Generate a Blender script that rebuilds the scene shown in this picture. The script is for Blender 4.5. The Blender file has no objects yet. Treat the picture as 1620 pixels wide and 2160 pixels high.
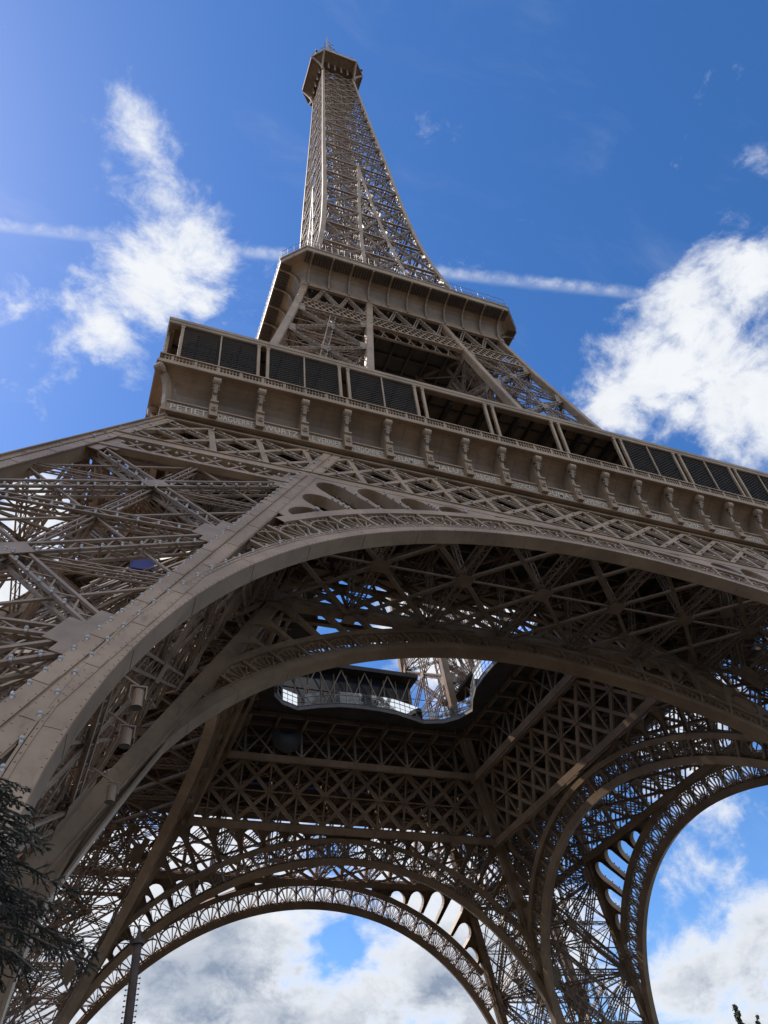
import bpy, math, random
import numpy as np
from mathutils import Vector, Matrix
from mathutils.geometry import tessellate_polygon

random.seed(7)
rng = np.random.default_rng(7)
C = bpy.context.scene.collection
SC = bpy.context.scene
R = math.radians

# ------------------------------------------------------------------ camera
CAM = Vector((-35.2189, -74.1650, 1.5615))
cam_data = bpy.data.cameras.new("camera")
cam = bpy.data.objects.new("camera", cam_data)
C.objects.link(cam)
_f = Vector((0.30617859, 0.6448351, 0.7003159))
_r = Vector((0.93281516, -0.35006664, -0.08549396))
_u = Vector((-0.19002773, -0.67944172, 0.70869487))
cam.matrix_world = Matrix(((_r.x, _u.x, -_f.x, CAM.x), (_r.y, _u.y, -_f.y, CAM.y),
                           (_r.z, _u.z, -_f.z, CAM.z), (0, 0, 0, 1)))
cam_data.sensor_fit = 'HORIZONTAL'
cam_data.sensor_width = 36.0
cam_data.lens = 36.0 * 1645.44 / 1620.0
cam_data.clip_start = 0.1
cam_data.clip_end = 20000
SC.camera = cam

# ------------------------------------------------------------------ light and sky
SUN_DIR = Vector((-0.50, 0.42, 0.76)).normalized()
sun_data = bpy.data.lights.new("sun", 'SUN')
sun_data.energy = 3.8
sun_data.angle = R(0.5)
sun_data.color = (1.0, 0.95, 0.87)
sun = bpy.data.objects.new("sun", sun_data)
C.objects.link(sun)
sun.rotation_euler = SUN_DIR.to_track_quat('Z', 'Y').to_euler()
sun.location = (-60, 40, 400)

world = bpy.data.worlds.new("World")
SC.world = world
world.use_nodes = True
NT = world.node_tree
NT.nodes.clear()


class NG:
    """small helper to chain shader nodes"""
    def __init__(s, nt): s.nt = nt
    def n(s, t, **k):
        o = s.nt.nodes.new(t)
        for a, b in k.items(): setattr(o, a, b)
        return o
    def put(s, sock, v):
        if isinstance(v, bpy.types.NodeSocket): s.nt.links.new(v, sock)
        elif v is not None: sock.default_value = v
    def m(s, op, a, b=None, c=None, clamp=False):
        o = s.n('ShaderNodeMath', operation=op); o.use_clamp = clamp
        s.put(o.inputs[0], a); s.put(o.inputs[1], b); s.put(o.inputs[2], c)
        return o.outputs[0]
    def v(s, op, a, b=None, sc=None):
        o = s.n('ShaderNodeVectorMath', operation=op)
        s.put(o.inputs[0], a); s.put(o.inputs[1], b)
        if sc is not None: s.put(o.inputs['Scale'], sc)
        return o.outputs['Value'] if op in ('DOT_PRODUCT', 'DISTANCE', 'LENGTH') else o.outputs[0]
    def noise(s, vec, scale, detail=6, rough=.55, dist=0.0):
        o = s.n('ShaderNodeTexNoise')
        s.put(o.inputs['Vector'], vec)
        o.inputs['Scale'].default_value = scale; o.inputs['Detail'].default_value = detail
        o.inputs['Roughness'].default_value = rough; o.inputs['Distortion'].default_value = dist
        return o.outputs[0]
    def ss(s, x, a, b, lo=0.0, hi=1.0):
        o = s.n('ShaderNodeMapRange', interpolation_type='SMOOTHSTEP')
        s.put(o.inputs[0], x)
        for i, q in enumerate((a, b, lo, hi)): o.inputs[i + 1].default_value = q
        return o.outputs[0]
    def mix(s, f, a, b):
        o = s.n('ShaderNodeMix', data_type='RGBA')
        s.put(o.inputs[0], f); s.put(o.inputs[6], a); s.put(o.inputs[7], b)
        return o.outputs[2]


def build_sky():
    g = NG(NT)
    sky = g.n('ShaderNodeTexSky', sky_type='NISHITA')
    sky.sun_disc = False
    sky.sun_elevation = math.asin(SUN_DIR.z)
    sky.sun_rotation = math.atan2(SUN_DIR.x, SUN_DIR.y)
    sky.altitude = 60; sky.air_density = 1.0; sky.dust_density = 0.35; sky.ozone_density = 2.0
    d = g.n('ShaderNodeTexCoord').outputs['Generated']
    sep = g.n('ShaderNodeSeparateXYZ'); g.put(sep.inputs[0], d)
    zc = g.m('MAXIMUM', sep.outputs[2], 0.06)
    px = g.m('DIVIDE', sep.outputs[0], zc); py = g.m('DIVIDE', sep.outputs[1], zc)
    # cloud banks: (direction, radius, weight)
    blobs = [((-.056, .387, .920), .08, .60), ((-.038, .425, .904), .08, .70), ((.0, .470, .884), .095, .84), ((-.030, .515, .858), .11, .90),
             ((-.065, .556, .828), .095, .80), ((.03, .505, .862), .08, .76), ((-.165, .557, .814), .045, .50), ((-.12, .49, .86), .05, .35), ((.11, .445, .89), .05, .38),
             ((.592, .250, .770), .085, .92), ((.572, .295, .768), .09, 1.0), ((.55, .37, .748), .08, 1.05),
             ((.527, .425, .736), .06, .95), ((.61, .315, .725), .075, .8), ((.655, .355, .667), .10, 1.0), ((.60, .40, .70), .05, .75),
             ((.575, .135, .81), .045, .45), ((.62, .20, .76), .06, .6),
             ((.42, .70, .575), .11, 1.55), ((.50, .66, .56), .09, 1.3), ((.66, .64, .40), .10, .95), ((-.11, .77, .62), .13, 1.25), ((-.3, .8, .5), .3, 1.0),
             ((.30, .94, .15), .22, 1.3), ((.12, .95, .27), .25, 1.3), ((.42, .86, .20), .15, 1.1), ((.40, .85, .34), .14, .95), ((0, .97, .14), .3, 1.25),
             ((.643, .705, .296), .05, .82), ((.675, .662, .325), .045, .52), ((.70, .68, .215), .10, .92), ((.640, .745, .20), .085, .95),
             ((.70, .70, .12), .16, 1.0), ((.18, .90, .42), .22, .95), ((.54, .79, .24), .12, .9)]
    mask = None
    for c, r, w in blobs:
        c = Vector(c).normalized()
        ds = g.v('DISTANCE', d, tuple(c))
        b = g.ss(ds, 0.0, r * 1.5, w, 0.0)
        mask = b if mask is None else g.m('MAXIMUM', mask, b)
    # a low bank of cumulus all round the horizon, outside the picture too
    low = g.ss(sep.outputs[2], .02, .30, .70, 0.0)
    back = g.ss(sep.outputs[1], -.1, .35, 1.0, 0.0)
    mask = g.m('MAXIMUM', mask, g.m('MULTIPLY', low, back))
    # cloud added over the unseen sky behind the camera, to light the front face
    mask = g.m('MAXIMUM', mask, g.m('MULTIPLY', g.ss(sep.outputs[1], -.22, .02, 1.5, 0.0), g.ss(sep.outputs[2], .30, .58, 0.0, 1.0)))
    cz = g.n('ShaderNodeCombineXYZ'); g.put(cz.inputs[0], sep.outputs[0]); g.put(cz.inputs[1], sep.outputs[1])
    g.put(cz.inputs[2], g.m('MULTIPLY', sep.outputs[2], 1.5))
    q = cz.outputs[0]
    warp = g.n('ShaderNodeTexNoise'); g.put(warp.inputs['Vector'], q); warp.inputs['Scale'].default_value = 5; warp.inputs['Detail'].default_value = 3
    q2 = g.v('ADD', q, g.v('SCALE', g.v('SUBTRACT', warp.outputs[1], (.5, .5, .5)), sc=.10))
    # the ragged blue gap in the grey bank below the far arch
    wd = g.v('ADD', d, g.v('SCALE', g.v('SUBTRACT', warp.outputs[1], (.5, .5, .5)), sc=.16))
    gap = g.m('ADD', g.ss(g.v('DISTANCE', wd, tuple(Vector((.318, .910, .265)).normalized())), .0, .042, .68, 0.0),
              g.ss(g.v('DISTANCE', wd, tuple(Vector((.335, .915, .245)).normalized())), .0, .04, .35, 0.0))
    mask = g.m('SUBTRACT', mask, gap)
    n1 = g.noise(q2, 7.5, 14, .60, .2)
    n2 = g.noise(q2, 22.0, 12, .68)
    nn = g.m('ADD', g.m('MULTIPLY', n1, .66), g.m('MULTIPLY', n2, .34))
    dens = g.m('ADD', mask, g.m('MULTIPLY', g.m('SUBTRACT', nn, .5), 3.2))
    alpha = g.ss(dens, .36, 1.02)
    thick = g.ss(dens, .7, 1.5)
    # faint high veil
    veil_n = g.noise(g.v('MULTIPLY', q2, (1.0, 3.0, 1.0)), 3.0, 8, .62, .4)
    veil = g.m('MULTIPLY', g.ss(veil_n, .5, .85), .12)
    # contrail: a straight line on the cloud plane
    a = Vector((-.223, .566)); b2 = Vector((.604, .398)); t = (b2 - a).normalized(); nrm = Vector((-t.y, t.x))
    pc = g.n('ShaderNodeCombineXYZ'); g.put(pc.inputs[0], px); g.put(pc.inputs[1], py)
    cn = g.noise(pc.outputs[0], 34, 6, .65)
    off = g.m('ADD', g.m('ADD', g.m('MULTIPLY', px, nrm.x), g.m('MULTIPLY', py, nrm.y)), -(a.x * nrm.x + a.y * nrm.y))
    off = g.m('ADD', off, g.m('MULTIPLY', g.m('SUBTRACT', cn, .5), .012))
    along = g.m('ADD', g.m('MULTIPLY', px, t.x), g.m('MULTIPLY', py, t.y))
    core = g.ss(g.m('ABSOLUTE', off), .001, .014, 1.0, 0.0)
    fade = g.m('MULTIPLY', g.ss(along, .44, .50, 1.0, .95), g.ss(along, .70, .86, 1.0, 0.0))
    trail = g.m('MULTIPLY', g.m('MULTIPLY', core, fade), g.m('ADD', .16, g.m('MULTIPLY', g.ss(cn, .35, .7), .32)))
    alpha2 = g.m('MAXIMUM', g.m('MAXIMUM', alpha, veil), trail)
    # cloud brightness: bright edges facing the sun, grey thick undersides low in the sky
    q3 = g.v('ADD', q2, tuple(SUN_DIR * .035))
    n3 = g.noise(q3, 7.5, 14, .60, .2)
    lit = g.ss(g.m('SUBTRACT', n1, n3), -.10, .10, 0.0, 1.0)
    lowc = g.ss(sep.outputs[2], .22, .55, 1.0, 0.0)
    big = g.ss(g.noise(g.v('MULTIPLY', q2, (1.0, 1.0, 1.7)), 3.3, 5, .5), .32, .50)
    low2 = g.ss(sep.outputs[2], .24, .42, 1.0, 0.0)
    shade = g.m('MULTIPLY', g.m('MULTIPLY', thick, g.m('SUBTRACT', 1.1, lit)), g.m('ADD', .22, g.m('MULTIPLY', lowc, .6)))
    shade = g.m('MAXIMUM', shade, g.m('MULTIPLY', g.m('MULTIPLY', big, low2), g.m('MULTIPLY', thick, g.m('SUBTRACT', 1.25, g.m('MULTIPLY', lit, .6)))), clamp=True)
    shade = g.m('MINIMUM', g.m('MULTIPLY', shade, g.ss(sep.outputs[1], -.25, .1, .15, 1.0)), 1.0)  # added cloud behind the camera kept whiter, so the front face brightens
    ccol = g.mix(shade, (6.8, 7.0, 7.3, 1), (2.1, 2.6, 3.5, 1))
    hs = g.n('ShaderNodeHueSaturation'); g.put(hs.inputs['Color'], sky.outputs[0])
    hs.inputs['Saturation'].default_value = 1.28; hs.inputs['Value'].default_value = 1.36
    tint = g.v('MULTIPLY', hs.outputs[0], (.92, .93, 1.06))
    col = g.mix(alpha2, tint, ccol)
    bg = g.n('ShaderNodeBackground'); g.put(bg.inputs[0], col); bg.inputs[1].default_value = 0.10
    out = g.n('ShaderNodeOutputWorld'); NT.links.new(bg.outputs[0], out.inputs[0])


build_sky()
vs = SC.view_settings
vs.view_transform = 'Standard'; vs.look = 'None'; vs.exposure = 0.42; vs.gamma = 1.0
vs.use_curve_mapping = False
SC.cycles.max_bounces = 5
SC.cycles.diffuse_bounces = 1
SC.cycles.glossy_bounces = 2
SC.cycles.transmission_bounces = 4
SC.cycles.transparent_max_bounces = 8


# ------------------------------------------------------------------ materials
def material(name, col, rough=.5, var=.15, scale=.6, metallic=0.0, bump=0.0, streak=None, spec=.5):
    m = bpy.data.materials.new(name); m.use_nodes = True
    nt = m.node_tree; g = NG(nt)
    bs = nt.nodes['Principled BSDF']
    tc = g.n('ShaderNodeTexCoord')
    n = g.noise(tc.outputs['Object'], scale, 6, .6)
    dark = tuple(c * (1 - var) for c in col) + (1,)
    lite = tuple(min(1, c * (1 + var)) for c in col) + (1,)
    c = g.mix(g.ss(n, .3, .7), dark, lite)
    if streak:
        n2 = g.noise(g.v('MULTIPLY', tc.outputs['Object'], (1.6, 1.6, .22)), 1.3, 6, .65)
        c = g.mix(g.m('MULTIPLY', g.ss(n2, .52, .74), .7), c, tuple(streak) + (1,))
    g.put(bs.inputs['Base Color'], c)
    n3 = g.noise(tc.outputs['Object'], scale * 5, 4, .6)
    g.put(bs.inputs['Roughness'], g.m('ADD', rough - .1, g.m('MULTIPLY', n3, .2)))
    bs.inputs['Metallic'].default_value = metallic
    bs.inputs['Specular IOR Level'].default_value = spec
    if bump:
        b = g.n('ShaderNodeBump'); b.inputs['Strength'].default_value = bump; b.inputs['Distance'].default_value = .02
        g.put(b.inputs['Height'], g.noise(tc.outputs['Object'], scale * 14, 4, .6)); g.put(bs.inputs['Normal'], b.outputs[0])
    return m


IRON = material("brown_painted_iron", (.345, .229, .145), .46, .22, .3, streak=(.20, .122, .075), bump=.2, spec=.4)
IRON2 = material("brown_painted_lattice", (.300, .207, .142), .46, .2, .7, spec=.35)
LETTER = material("pale_lettering", (.58, .49, .39), .45, .08)
MESH = material("dark_wire", (.028, .024, .021), .6, .1)
DARKG = material("dark_glazing", (.03, .033, .04), .12, .2, spec=.6)
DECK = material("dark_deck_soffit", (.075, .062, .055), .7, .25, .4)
BULB = material("bulb_glass", (.44, .40, .36), .3, .05, spec=.8)
BLUEP = material("blue_panel", (.05, .06, .28), .4, .1)
STONE = material("pale_stone", (.42, .38, .31), .85, .2, .5, bump=.4)
GRAVEL = material("gravel_ground", (.055, .048, .038), .95, .3, .05, bump=.5)  # unseen ground, toned dark to cut bounce light under the tower
BARK = material("fir_bark", (.10, .075, .055), .9, .3, 3, bump=.5)
NEEDLE = material("fir_needles", (.085, .080, .062), .8, .45, 2.2)
LEAF = material("tree_leaves", (.075, .085, .035), .65, .3, .8)
NET = material("grey_netting", (.10, .097, .088), .85, .15)
STEELG = material("grey_steel", (.20, .18, .165), .4, .1)
YELLOW = material("ochre_panel", (.42, .30, .10), .5, .1)
RUST = material("rust_brown_pole", (.075, .042, .028), .6, .25, 4)


def glass(name, tint):
    m = bpy.data.materials.new(name); m.use_nodes = True
    nt = m.node_tree; g = NG(nt); nt.nodes.remove(nt.nodes['Principled BSDF'])
    tr = g.n('ShaderNodeBsdfTransparent'); tr.inputs[0].default_value = tint
    gl = g.n('ShaderNodeBsdfGlossy'); gl.inputs['Roughness'].default_value = .03; gl.inputs[0].default_value = (.9, .95, 1, 1)
    fr = g.n('ShaderNodeFresnel'); fr.inputs[0].default_value = 1.5
    mx = g.n('ShaderNodeMixShader'); g.put(mx.inputs[0], g.m('ADD', fr.outputs[0], .0, clamp=True))
    nt.links.new(tr.outputs[0], mx.inputs[1]); nt.links.new(gl.outputs[0], mx.inputs[2])
    nt.links.new(mx.outputs[0], nt.nodes['Material Output'].inputs[0])
    return m


GLASS = glass("railing_glass", (.82, .88, .90, 1))


# ------------------------------------------------------------------ mesh builder
class MB:
    def __init__(s):
        s.beams = []; s.V = []; s.F = []; s.nv = 0
    def beam(s, p, q, w, d, n):
        s.beams.append((p[0], p[1], p[2], q[0], q[1], q[2], w, d, n[0], n[1], n[2]))
    def bar(s, p, q, w):
        a = Vector(q) - Vector(p)
        n = (0, 0, 1) if abs(a.z) < .8 * a.length else (1, 0, 0)
        s.beam(p, q, w, w, n)
    def raw(s, V, F):
        s.V.append(np.asarray(V, float).reshape(-1, 3)); s.F += [tuple(i + s.nv for i in f) for f in F]; s.nv += len(s.V[-1])
    def box(s, a, b):
        x0, y0, z0 = a; x1, y1, z1 = b
        s.raw([(x0, y0, z0), (x1, y0, z0), (x1, y1, z0), (x0, y1, z0), (x0, y0, z1), (x1, y0, z1), (x1, y1, z1), (x0, y1, z1)],
              [(0, 3, 2, 1), (4, 5, 6, 7), (0, 1, 5, 4), (1, 2, 6, 5), (2, 3, 7, 6), (3, 0, 4, 7)])
    def grid(s, P, closed_u=False, closed_v=False, flip=False):
        nu, nv = len(P), len(P[0]); F = []
        for i in range(nu if closed_u else nu - 1):
            for j in range(nv if closed_v else nv - 1):
                f = (i * nv + j, ((i + 1) % nu) * nv + j, ((i + 1) % nu) * nv + (j + 1) % nv, i * nv + (j + 1) % nv)
                F.append(f[::-1] if flip else f)
        s.raw([p for row in P for p in row], F)
    def tube(s, pts, r, k=6, caps=True):
        rows = []
        for i, p in enumerate(pts):
            p = Vector(p)
            a = Vector(pts[min(i + 1, len(pts) - 1)]) - Vector(pts[max(i - 1, 0)])
            a.normalize(); u = a.cross(Vector((0, 0, 1)) if abs(a.z) < .9 else Vector((1, 0, 0))).normalized(); w = a.cross(u)
            rr = r[i] if isinstance(r, (list, tuple)) else r
            rows.append([tuple(p + (u * math.cos(2 * math.pi * j / k) + w * math.sin(2 * math.pi * j / k)) * rr) for j in range(k)])
        base = s.nv
        s.grid(rows, False, True)
        if caps:
            s.F.append(tuple(base + j for j in range(k))); s.F.append(tuple(base + (len(rows) - 1) * k + j for j in range(k))[::-1])
    def poly(s, loops, mapf, d0, d1):
        """flat plate with holes: loops of 2D points, mapf(a, b, depth) -> 3D"""
        pts = [Vector((p[0], p[1], 0)) for l in loops for p in l]
        tris = tessellate_polygon([[Vector((p[0], p[1], 0)) for p in l] for l in loops])
        n = len(pts)
        V = [mapf(p.x, p.y, d0) for p in pts] + [mapf(p.x, p.y, d1) for p in pts]
        F = [tuple(t) for t in tris] + [tuple(i + n for i in t[::-1]) for t in tris]
        o = 0
        for l in loops:
            k = len(l)
            for i in range(k): F.append((o + i, o + (i + 1) % k, n + o + (i + 1) % k, n + o + i))
            o += k
        s.raw(V, F)
    def ball(s, c, r, k=6, m=4):
        V = [(c[0], c[1], c[2] + r)]
        for i in range(1, m):
            a = math.pi * i / m
            for j in range(k):
                b = 2 * math.pi * j / k; V.append((c[0] + r * math.sin(a) * math.cos(b), c[1] + r * math.sin(a) * math.sin(b), c[2] + r * math.cos(a)))
        V.append((c[0], c[1], c[2] - r)); F = []
        for j in range(k): F.append((0, 1 + j, 1 + (j + 1) % k))
        for i in range(m - 2):
            for j in range(k): F.append((1 + i * k + j, 1 + (i + 1) * k + j, 1 + (i + 1) * k + (j + 1) % k, 1 + i * k + (j + 1) % k))
        e = len(V) - 1; b = 1 + (m - 2) * k
        for j in range(k): F.append((e, b + (j + 1) % k, b + j))
        s.raw(V, F)
    def build(s, name, mat, parent=None, smooth=False):
        V = list(s.V); nv = s.nv
        me = bpy.data.meshes.new(name)
        loops = [np.array([i for f in s.F for i in f], dtype=np.int32)] if s.F else []
        sizes = [np.array([len(f) for f in s.F], dtype=np.int32)] if s.F else []
        if s.beams:
            B = np.array(s.beams); p = B[:, 0:3]; q = B[:, 3:6]; n = B[:, 8:11]
            a = q - p; a /= (np.linalg.norm(a, axis=1)[:, None] + 1e-9)
            n = n - (n * a).sum(1)[:, None] * a; n /= (np.linalg.norm(n, axis=1)[:, None] + 1e-9)
            t = np.cross(a, n)
            w = B[:, 6:7] / 2 * (1 + rng.uniform(-.006, .006, (len(B), 1))); d = B[:, 7:8] / 2
            j = rng.uniform(-.005, .005, (len(B), 1)) * np.minimum(1, d * 12); p = p + n * j; q = q + n * j
            X = np.stack([p - t * w - n * d, p + t * w - n * d, p + t * w + n * d, p - t * w + n * d,
                          q - t * w - n * d, q + t * w - n * d, q + t * w + n * d, q - t * w + n * d], 1)
            V.append(X.reshape(-1, 3))
            fq = np.array([(0, 3, 2, 1), (4, 5, 6, 7), (0, 1, 5, 4), (1, 2, 6, 5), (2, 3, 7, 6), (3, 0, 4, 7)])[:, ::-1]
            L = (np.arange(len(B))[:, None, None] * 8 + fq[None] + nv).reshape(-1)
            loops.append(L.astype(np.int32)); sizes.append(np.full(len(B) * 6, 4, np.int32))
        if V:
            V = np.concatenate(V).astype(np.float32); loops = np.concatenate(loops); sizes = np.concatenate(sizes)
            me.vertices.add(len(V)); me.vertices.foreach_set('co', V.ravel())
            me.loops.add(len(loops)); me.loops.foreach_set('vertex_index', loops)
            me.polygons.add(len(sizes)); st = np.concatenate([[0], np.cumsum(sizes)[:-1]]).astype(np.int32)
            me.polygons.foreach_set('loop_start', st)
            me.polygons.foreach_set('use_smooth', np.full(len(sizes), smooth, bool))
            me.update(calc_edges=True); me.validate()
        me.materials.append(mat)
        o = bpy.data.objects.new(name, me); C.objects.link(o)
        if parent: o.parent = parent
        return o


def tag(o, label=None, cat=None, group=None, kind=None):
    if label: o['label'] = label
    if cat: o['category'] = cat
    if group: o['group'] = group
    if kind: o['kind'] = kind
    return o


def empty(name, loc=(0, 0, 0)):
    o = bpy.data.objects.new(name, None); C.objects.link(o); o.location = loc; o.empty_display_size = .5
    return o


SKIP = ('lettering',)


def copy_tree(o, parent):
    c = o.copy(); C.objects.link(c); c.parent = parent
    for ch in list(o.children):
        if not ch.name.startswith(SKIP): copy_tree(ch, c)
    return c


def quarter(part, root):
    """the tower is the same on all four sides"""
    for k in (1, 2, 3):
        c = copy_tree(part, root); c.rotation_euler = (0, 0, k * math.pi / 2)


# ------------------------------------------------------------------ tower profile (metres)
_zk = np.array([56.4, 111.0, 150.0, 200.0, 269.0, 300.0]); _hk = np.array([29.75, 16.96, 10.88, 8.28, 5.20, 4.2])
_dk = np.array([-.262, -.195, -.088, -.0455, -.040, -.03])


def H(z):
    if z <= 51.4: return 59.25 - .4952 * z
    if z <= 56.4: return 33.80 + (29.75 - 33.80) * (z - 51.4) / 5.0
    i = int(min(max(np.searchsorted(_zk, z) - 1, 0), 4)); h = _zk[i + 1] - _zk[i]; t = (z - _zk[i]) / h
    return float(_hk[i] * (2 * t**3 - 3 * t**2 + 1) + h * _dk[i] * (t**3 - 2 * t**2 + t) + _hk[i + 1] * (3 * t**2 - 2 * t**3) + h * _dk[i + 1] * (t**3 - t**2))


def I(z):
    if z <= 52: return 41.87 - .457 * z
    return float(np.interp(z, [56.4, 111.0, 188.0], [13.9, 5.6, 0.0]))


NO = Vector((0, -.896, .444)); NI = Vector((0, -.9095, .4157))


def FO(x, z, off=0.0): return (x, -(59.25 - .4952 * z) - off * .896, z + off * .444)
def FI(x, z, off=0.0): return (x, -(41.87 - .457 * z) - off * .9095, z + off * .4157)


def rivets(mb, L, r):
    V = []; F = []
    for p, n in L:
        n = n.normalized(); u = n.orthogonal().normalized(); w = n.cross(u); k = len(V)
        for c in (u, w, -u, -w): V.append(p + c * r)
        for c in (u, w, -u, -w): V.append(p + c * r * .6 + n * r * .7)
        F += [(k + i, k + (i + 1) % 4, k + 4 + (i + 1) % 4, k + 4 + i) for i in range(4)] + [(k + 4, k + 5, k + 6, k + 7)]
    mb.raw([tuple(v) for v in V], F)


BULBS = []          # bulb positions in the front quarter


def girder(mb, p, q, n, w, d, pitch=None, ch=.13, lac=.065, bulbs=None, sides=True, trim=0.0):
    p = Vector(p); q = Vector(q); n = Vector(n); a = q - p; L = a.length; a /= L
    p = p + a * trim; L -= 2 * trim; q = p + a * L
    n = (n - a * n.dot(a)).normalized(); t = a.cross(n)
    hw = (w - ch) / 2; hd = (d - ch) / 2
    for sx in (-1, 1):
        for sd in (-1, 1):
            o = t * hw * sx + n * hd * sd
            mb.beam(p + o, q + o, ch, ch, n)
    pitch = pitch or w
    k = max(2, int(round(L / pitch)))
    for i in range(k):
        A = p + a * (L * i / k); B = p + a * (L * (i + 1) / k); sg = 1 if i % 2 else -1
        for sd in (-1, 1):
            mb.beam(A + t * hw * sg + n * hd * sd, B - t * hw * sg + n * hd * sd, lac, .03, n)
        if sides:
            for sx in (-1, 1):
                mb.beam(A + n * hd * sg + t * hw * sx, B - n * hd * sg + t * hw * sx, lac, .03, t)
    if bulbs:
        m = int(L / bulbs); e0 = int(2.4 / bulbs) if trim else 0
        for i in range(e0, m - e0):
            BULBS.append(p + a * (L * (i + .5) / m) + n * (d / 2 + .1) - t * hw * (1 if t.z > 0 else -1))


root = empty("lattice_tower")
tag(root, "huge brown iron lattice tower on four arched legs, filling the view overhead", "tower")

# ------------------------------------------------------------------ ground
gm = MB(); gm.raw([(-4000, -4000, 0), (4000, -4000, 0), (4000, 4000, 0), (-4000, 4000, 0)], [(0, 1, 2, 3)])
tag(gm.build("ground", GRAVEL), "dark gravel esplanade under the tower", None, None, "structure")

# ------------------------------------------------------------------ lower pillars
PW = 1.0     # half width of the post zone


def corner(z, kind):
    ho = H(z) - .62; ii = I(z) + 1.4; dd = I(z) + 1.95
    return {'A': Vector((-ho, -ho, z)), 'B': Vector((-ii, -ho, z)), 'C': Vector((-ho, -ii, z)), 'D': Vector((-dd, -dd, z))}[kind]


def build_pillar():
    lat = MB()
    nodes = [.6, 7.3, 18.6, 29.9, 41.0, 51.0]
    faces = [('A', 'B', Vector((0, -.896, .444)), 1.0), ('A', 'C', Vector((-.896, 0, .444)), .7), ('B', 'D', Vector((.91, 0, -.41)), .7), ('C', 'D', Vector((0, .91, -.41)), .7)]
    for c1, c2, n, bl in faces:
        out = c1 == 'A'
        for k in range(len(nodes) - 1):
            z0, z1 = nodes[k], nodes[k + 1]
            a0, b0, a1, b1 = corner(z0, c1), corner(z0, c2), corner(z1, c1), corner(z1, c2)
            bb = .95 if c1 + c2 == 'AB' else (1.9 if out else None)
            if k < 4 or not out:
                girder(lat, a0, b1, n, .95, .75, .9, ch=.15, lac=.08, bulbs=bb, trim=.5)
                girder(lat, b0, a1, n, .95, .70, .9, ch=.15, lac=.08, bulbs=bb, trim=.5)
                mid = (a0 + b0 + a1 + b1) / 4
                u = (b1 - a0).normalized()
                lat.beam(mid - u * .75 + n * .39, mid + u * .75 + n * .39, 1.05, .04, n)
                # secondary half-height ties
                am, bm = (a0 + a1) / 2, (b0 + b1) / 2
                girder(lat, am, mid, n, .5, .4, .7, ch=.08, lac=.05, trim=.5, sides=False); girder(lat, mid, bm, n, .5, .4, .7, ch=.08, lac=.05, trim=.5, sides=False)
                girder(lat, (a0 + b0) / 2, mid, n, .4, .4, .7, ch=.08, lac=.05, sides=False); girder(lat, mid, (a1 + b1) / 2, n, .4, .4, .7, ch=.08, lac=.05, sides=False)
                for qa, qb in ((am, (a1 + b1) / 2), (bm, (a1 + b1) / 2), (am, (a0 + b0) / 2), (bm, (a0 + b0) / 2)):
                    lat.beam(qa, qb, .14, .10, n)
            if k: girder(lat, a0, b0, n, .8, .7, .85, ch=.14, lac=.08, bulbs=bb, trim=.5)
            # gusset plates against the posts
            for (c, cu, o) in ((c1, (b0 - a0).normalized(), 1), (c2, (a0 - b0).normalized(), 1)):
                if k == 0: continue
                g0 = corner(z0 - 1.5, c); g1 = corner(z0 + 1.5, c)
                lat.beam(g0 + cu * 1.0 + n * .40, g1 + cu * 1.0 + n * .40, .8, .05, n)
                g0 = corner(z0 - .75, c); g1 = corner(z0 + .75, c)
                lat.beam(g0 + cu * 1.7 + n * .39, g1 + cu * 1.7 + n * .39, .75, .045, n)
    # diaphragms and inner diagonals
    for k in range(1, len(nodes)):
        z = nodes[k]; a, b, c, d = [corner(z, q) for q in 'ABCD']
        girder(lat, a, d, (0, 0, 1), .7, .6, .9, ch=.11, lac=.06, trim=.6); girder(lat, b, c, (0, 0, 1), .7, .55, .9, ch=.11, lac=.06, trim=.6)
        zm = (nodes[k - 1] + z) / 2
        a, b, c, d = [corner(zm, q) for q in 'ABCD']
        m = [(a + b) / 2, (b + d) / 2, (d + c) / 2, (c + a) / 2]
        for i in range(4): girder(lat, m[i], m[(i + 1) % 4], (0, 0, 1), .5, .5, .8, ch=.09, lac=.05, sides=False)
        a2, b2, c2, d2 = [corner(nodes[k - 1], q) for q in 'ABCD']
        A, B, Cc, D = [corner(z, q) for q in 'ABCD']
        for s, e in ((a2, D), (b2, Cc), (c2, B), (d2, A)): lat.bar(s, e, .16)
        # mid planes of the leg, and a finer lattice close to the inner faces
        for (p0, p1, q0, q1) in (((a2 + b2) / 2, (A + B) / 2, (c2 + d2) / 2, (Cc + D) / 2), ((a2 + c2) / 2, (A + Cc) / 2, (b2 + d2) / 2, (B + D) / 2)):
            nn_ = (q0 - p0).cross(p1 - p0)
            girder(lat, p0, q1, nn_, .5, .4, .7, ch=.1, lac=.06, sides=False); girder(lat, q0, p1, nn_, .5, .36, .7, ch=.1, lac=.06, sides=False)
            girder(lat, (p0 + q0) / 2, (p1 + q1) / 2, nn_, .6, .6, .8, ch=.1, lac=.06)
        for (p0, p1, q0, q1) in ((b2, B, d2, D), (c2, Cc, d2, D)):
            for i in range(4):
                f0, f1 = i / 4, (i + 1) / 4
                for j in range(3):
                    g0, g1 = j / 3, (j + 1) / 3
                    s0, s1 = p0.lerp(q0, g0), p1.lerp(q1, g0); t0, t1 = p0.lerp(q0, g1), p1.lerp(q1, g1)
                    lat.bar(s0.lerp(s1, f0), t0.lerp(t1, f1), .085); lat.bar(t0.lerp(t1, f0), s0.lerp(s1, f1), .085)
                lat.bar(p0.lerp(p1, f0), q0.lerp(q1, f0), .13)
    p = lat.build("pillar", IRON2, root)
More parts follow.
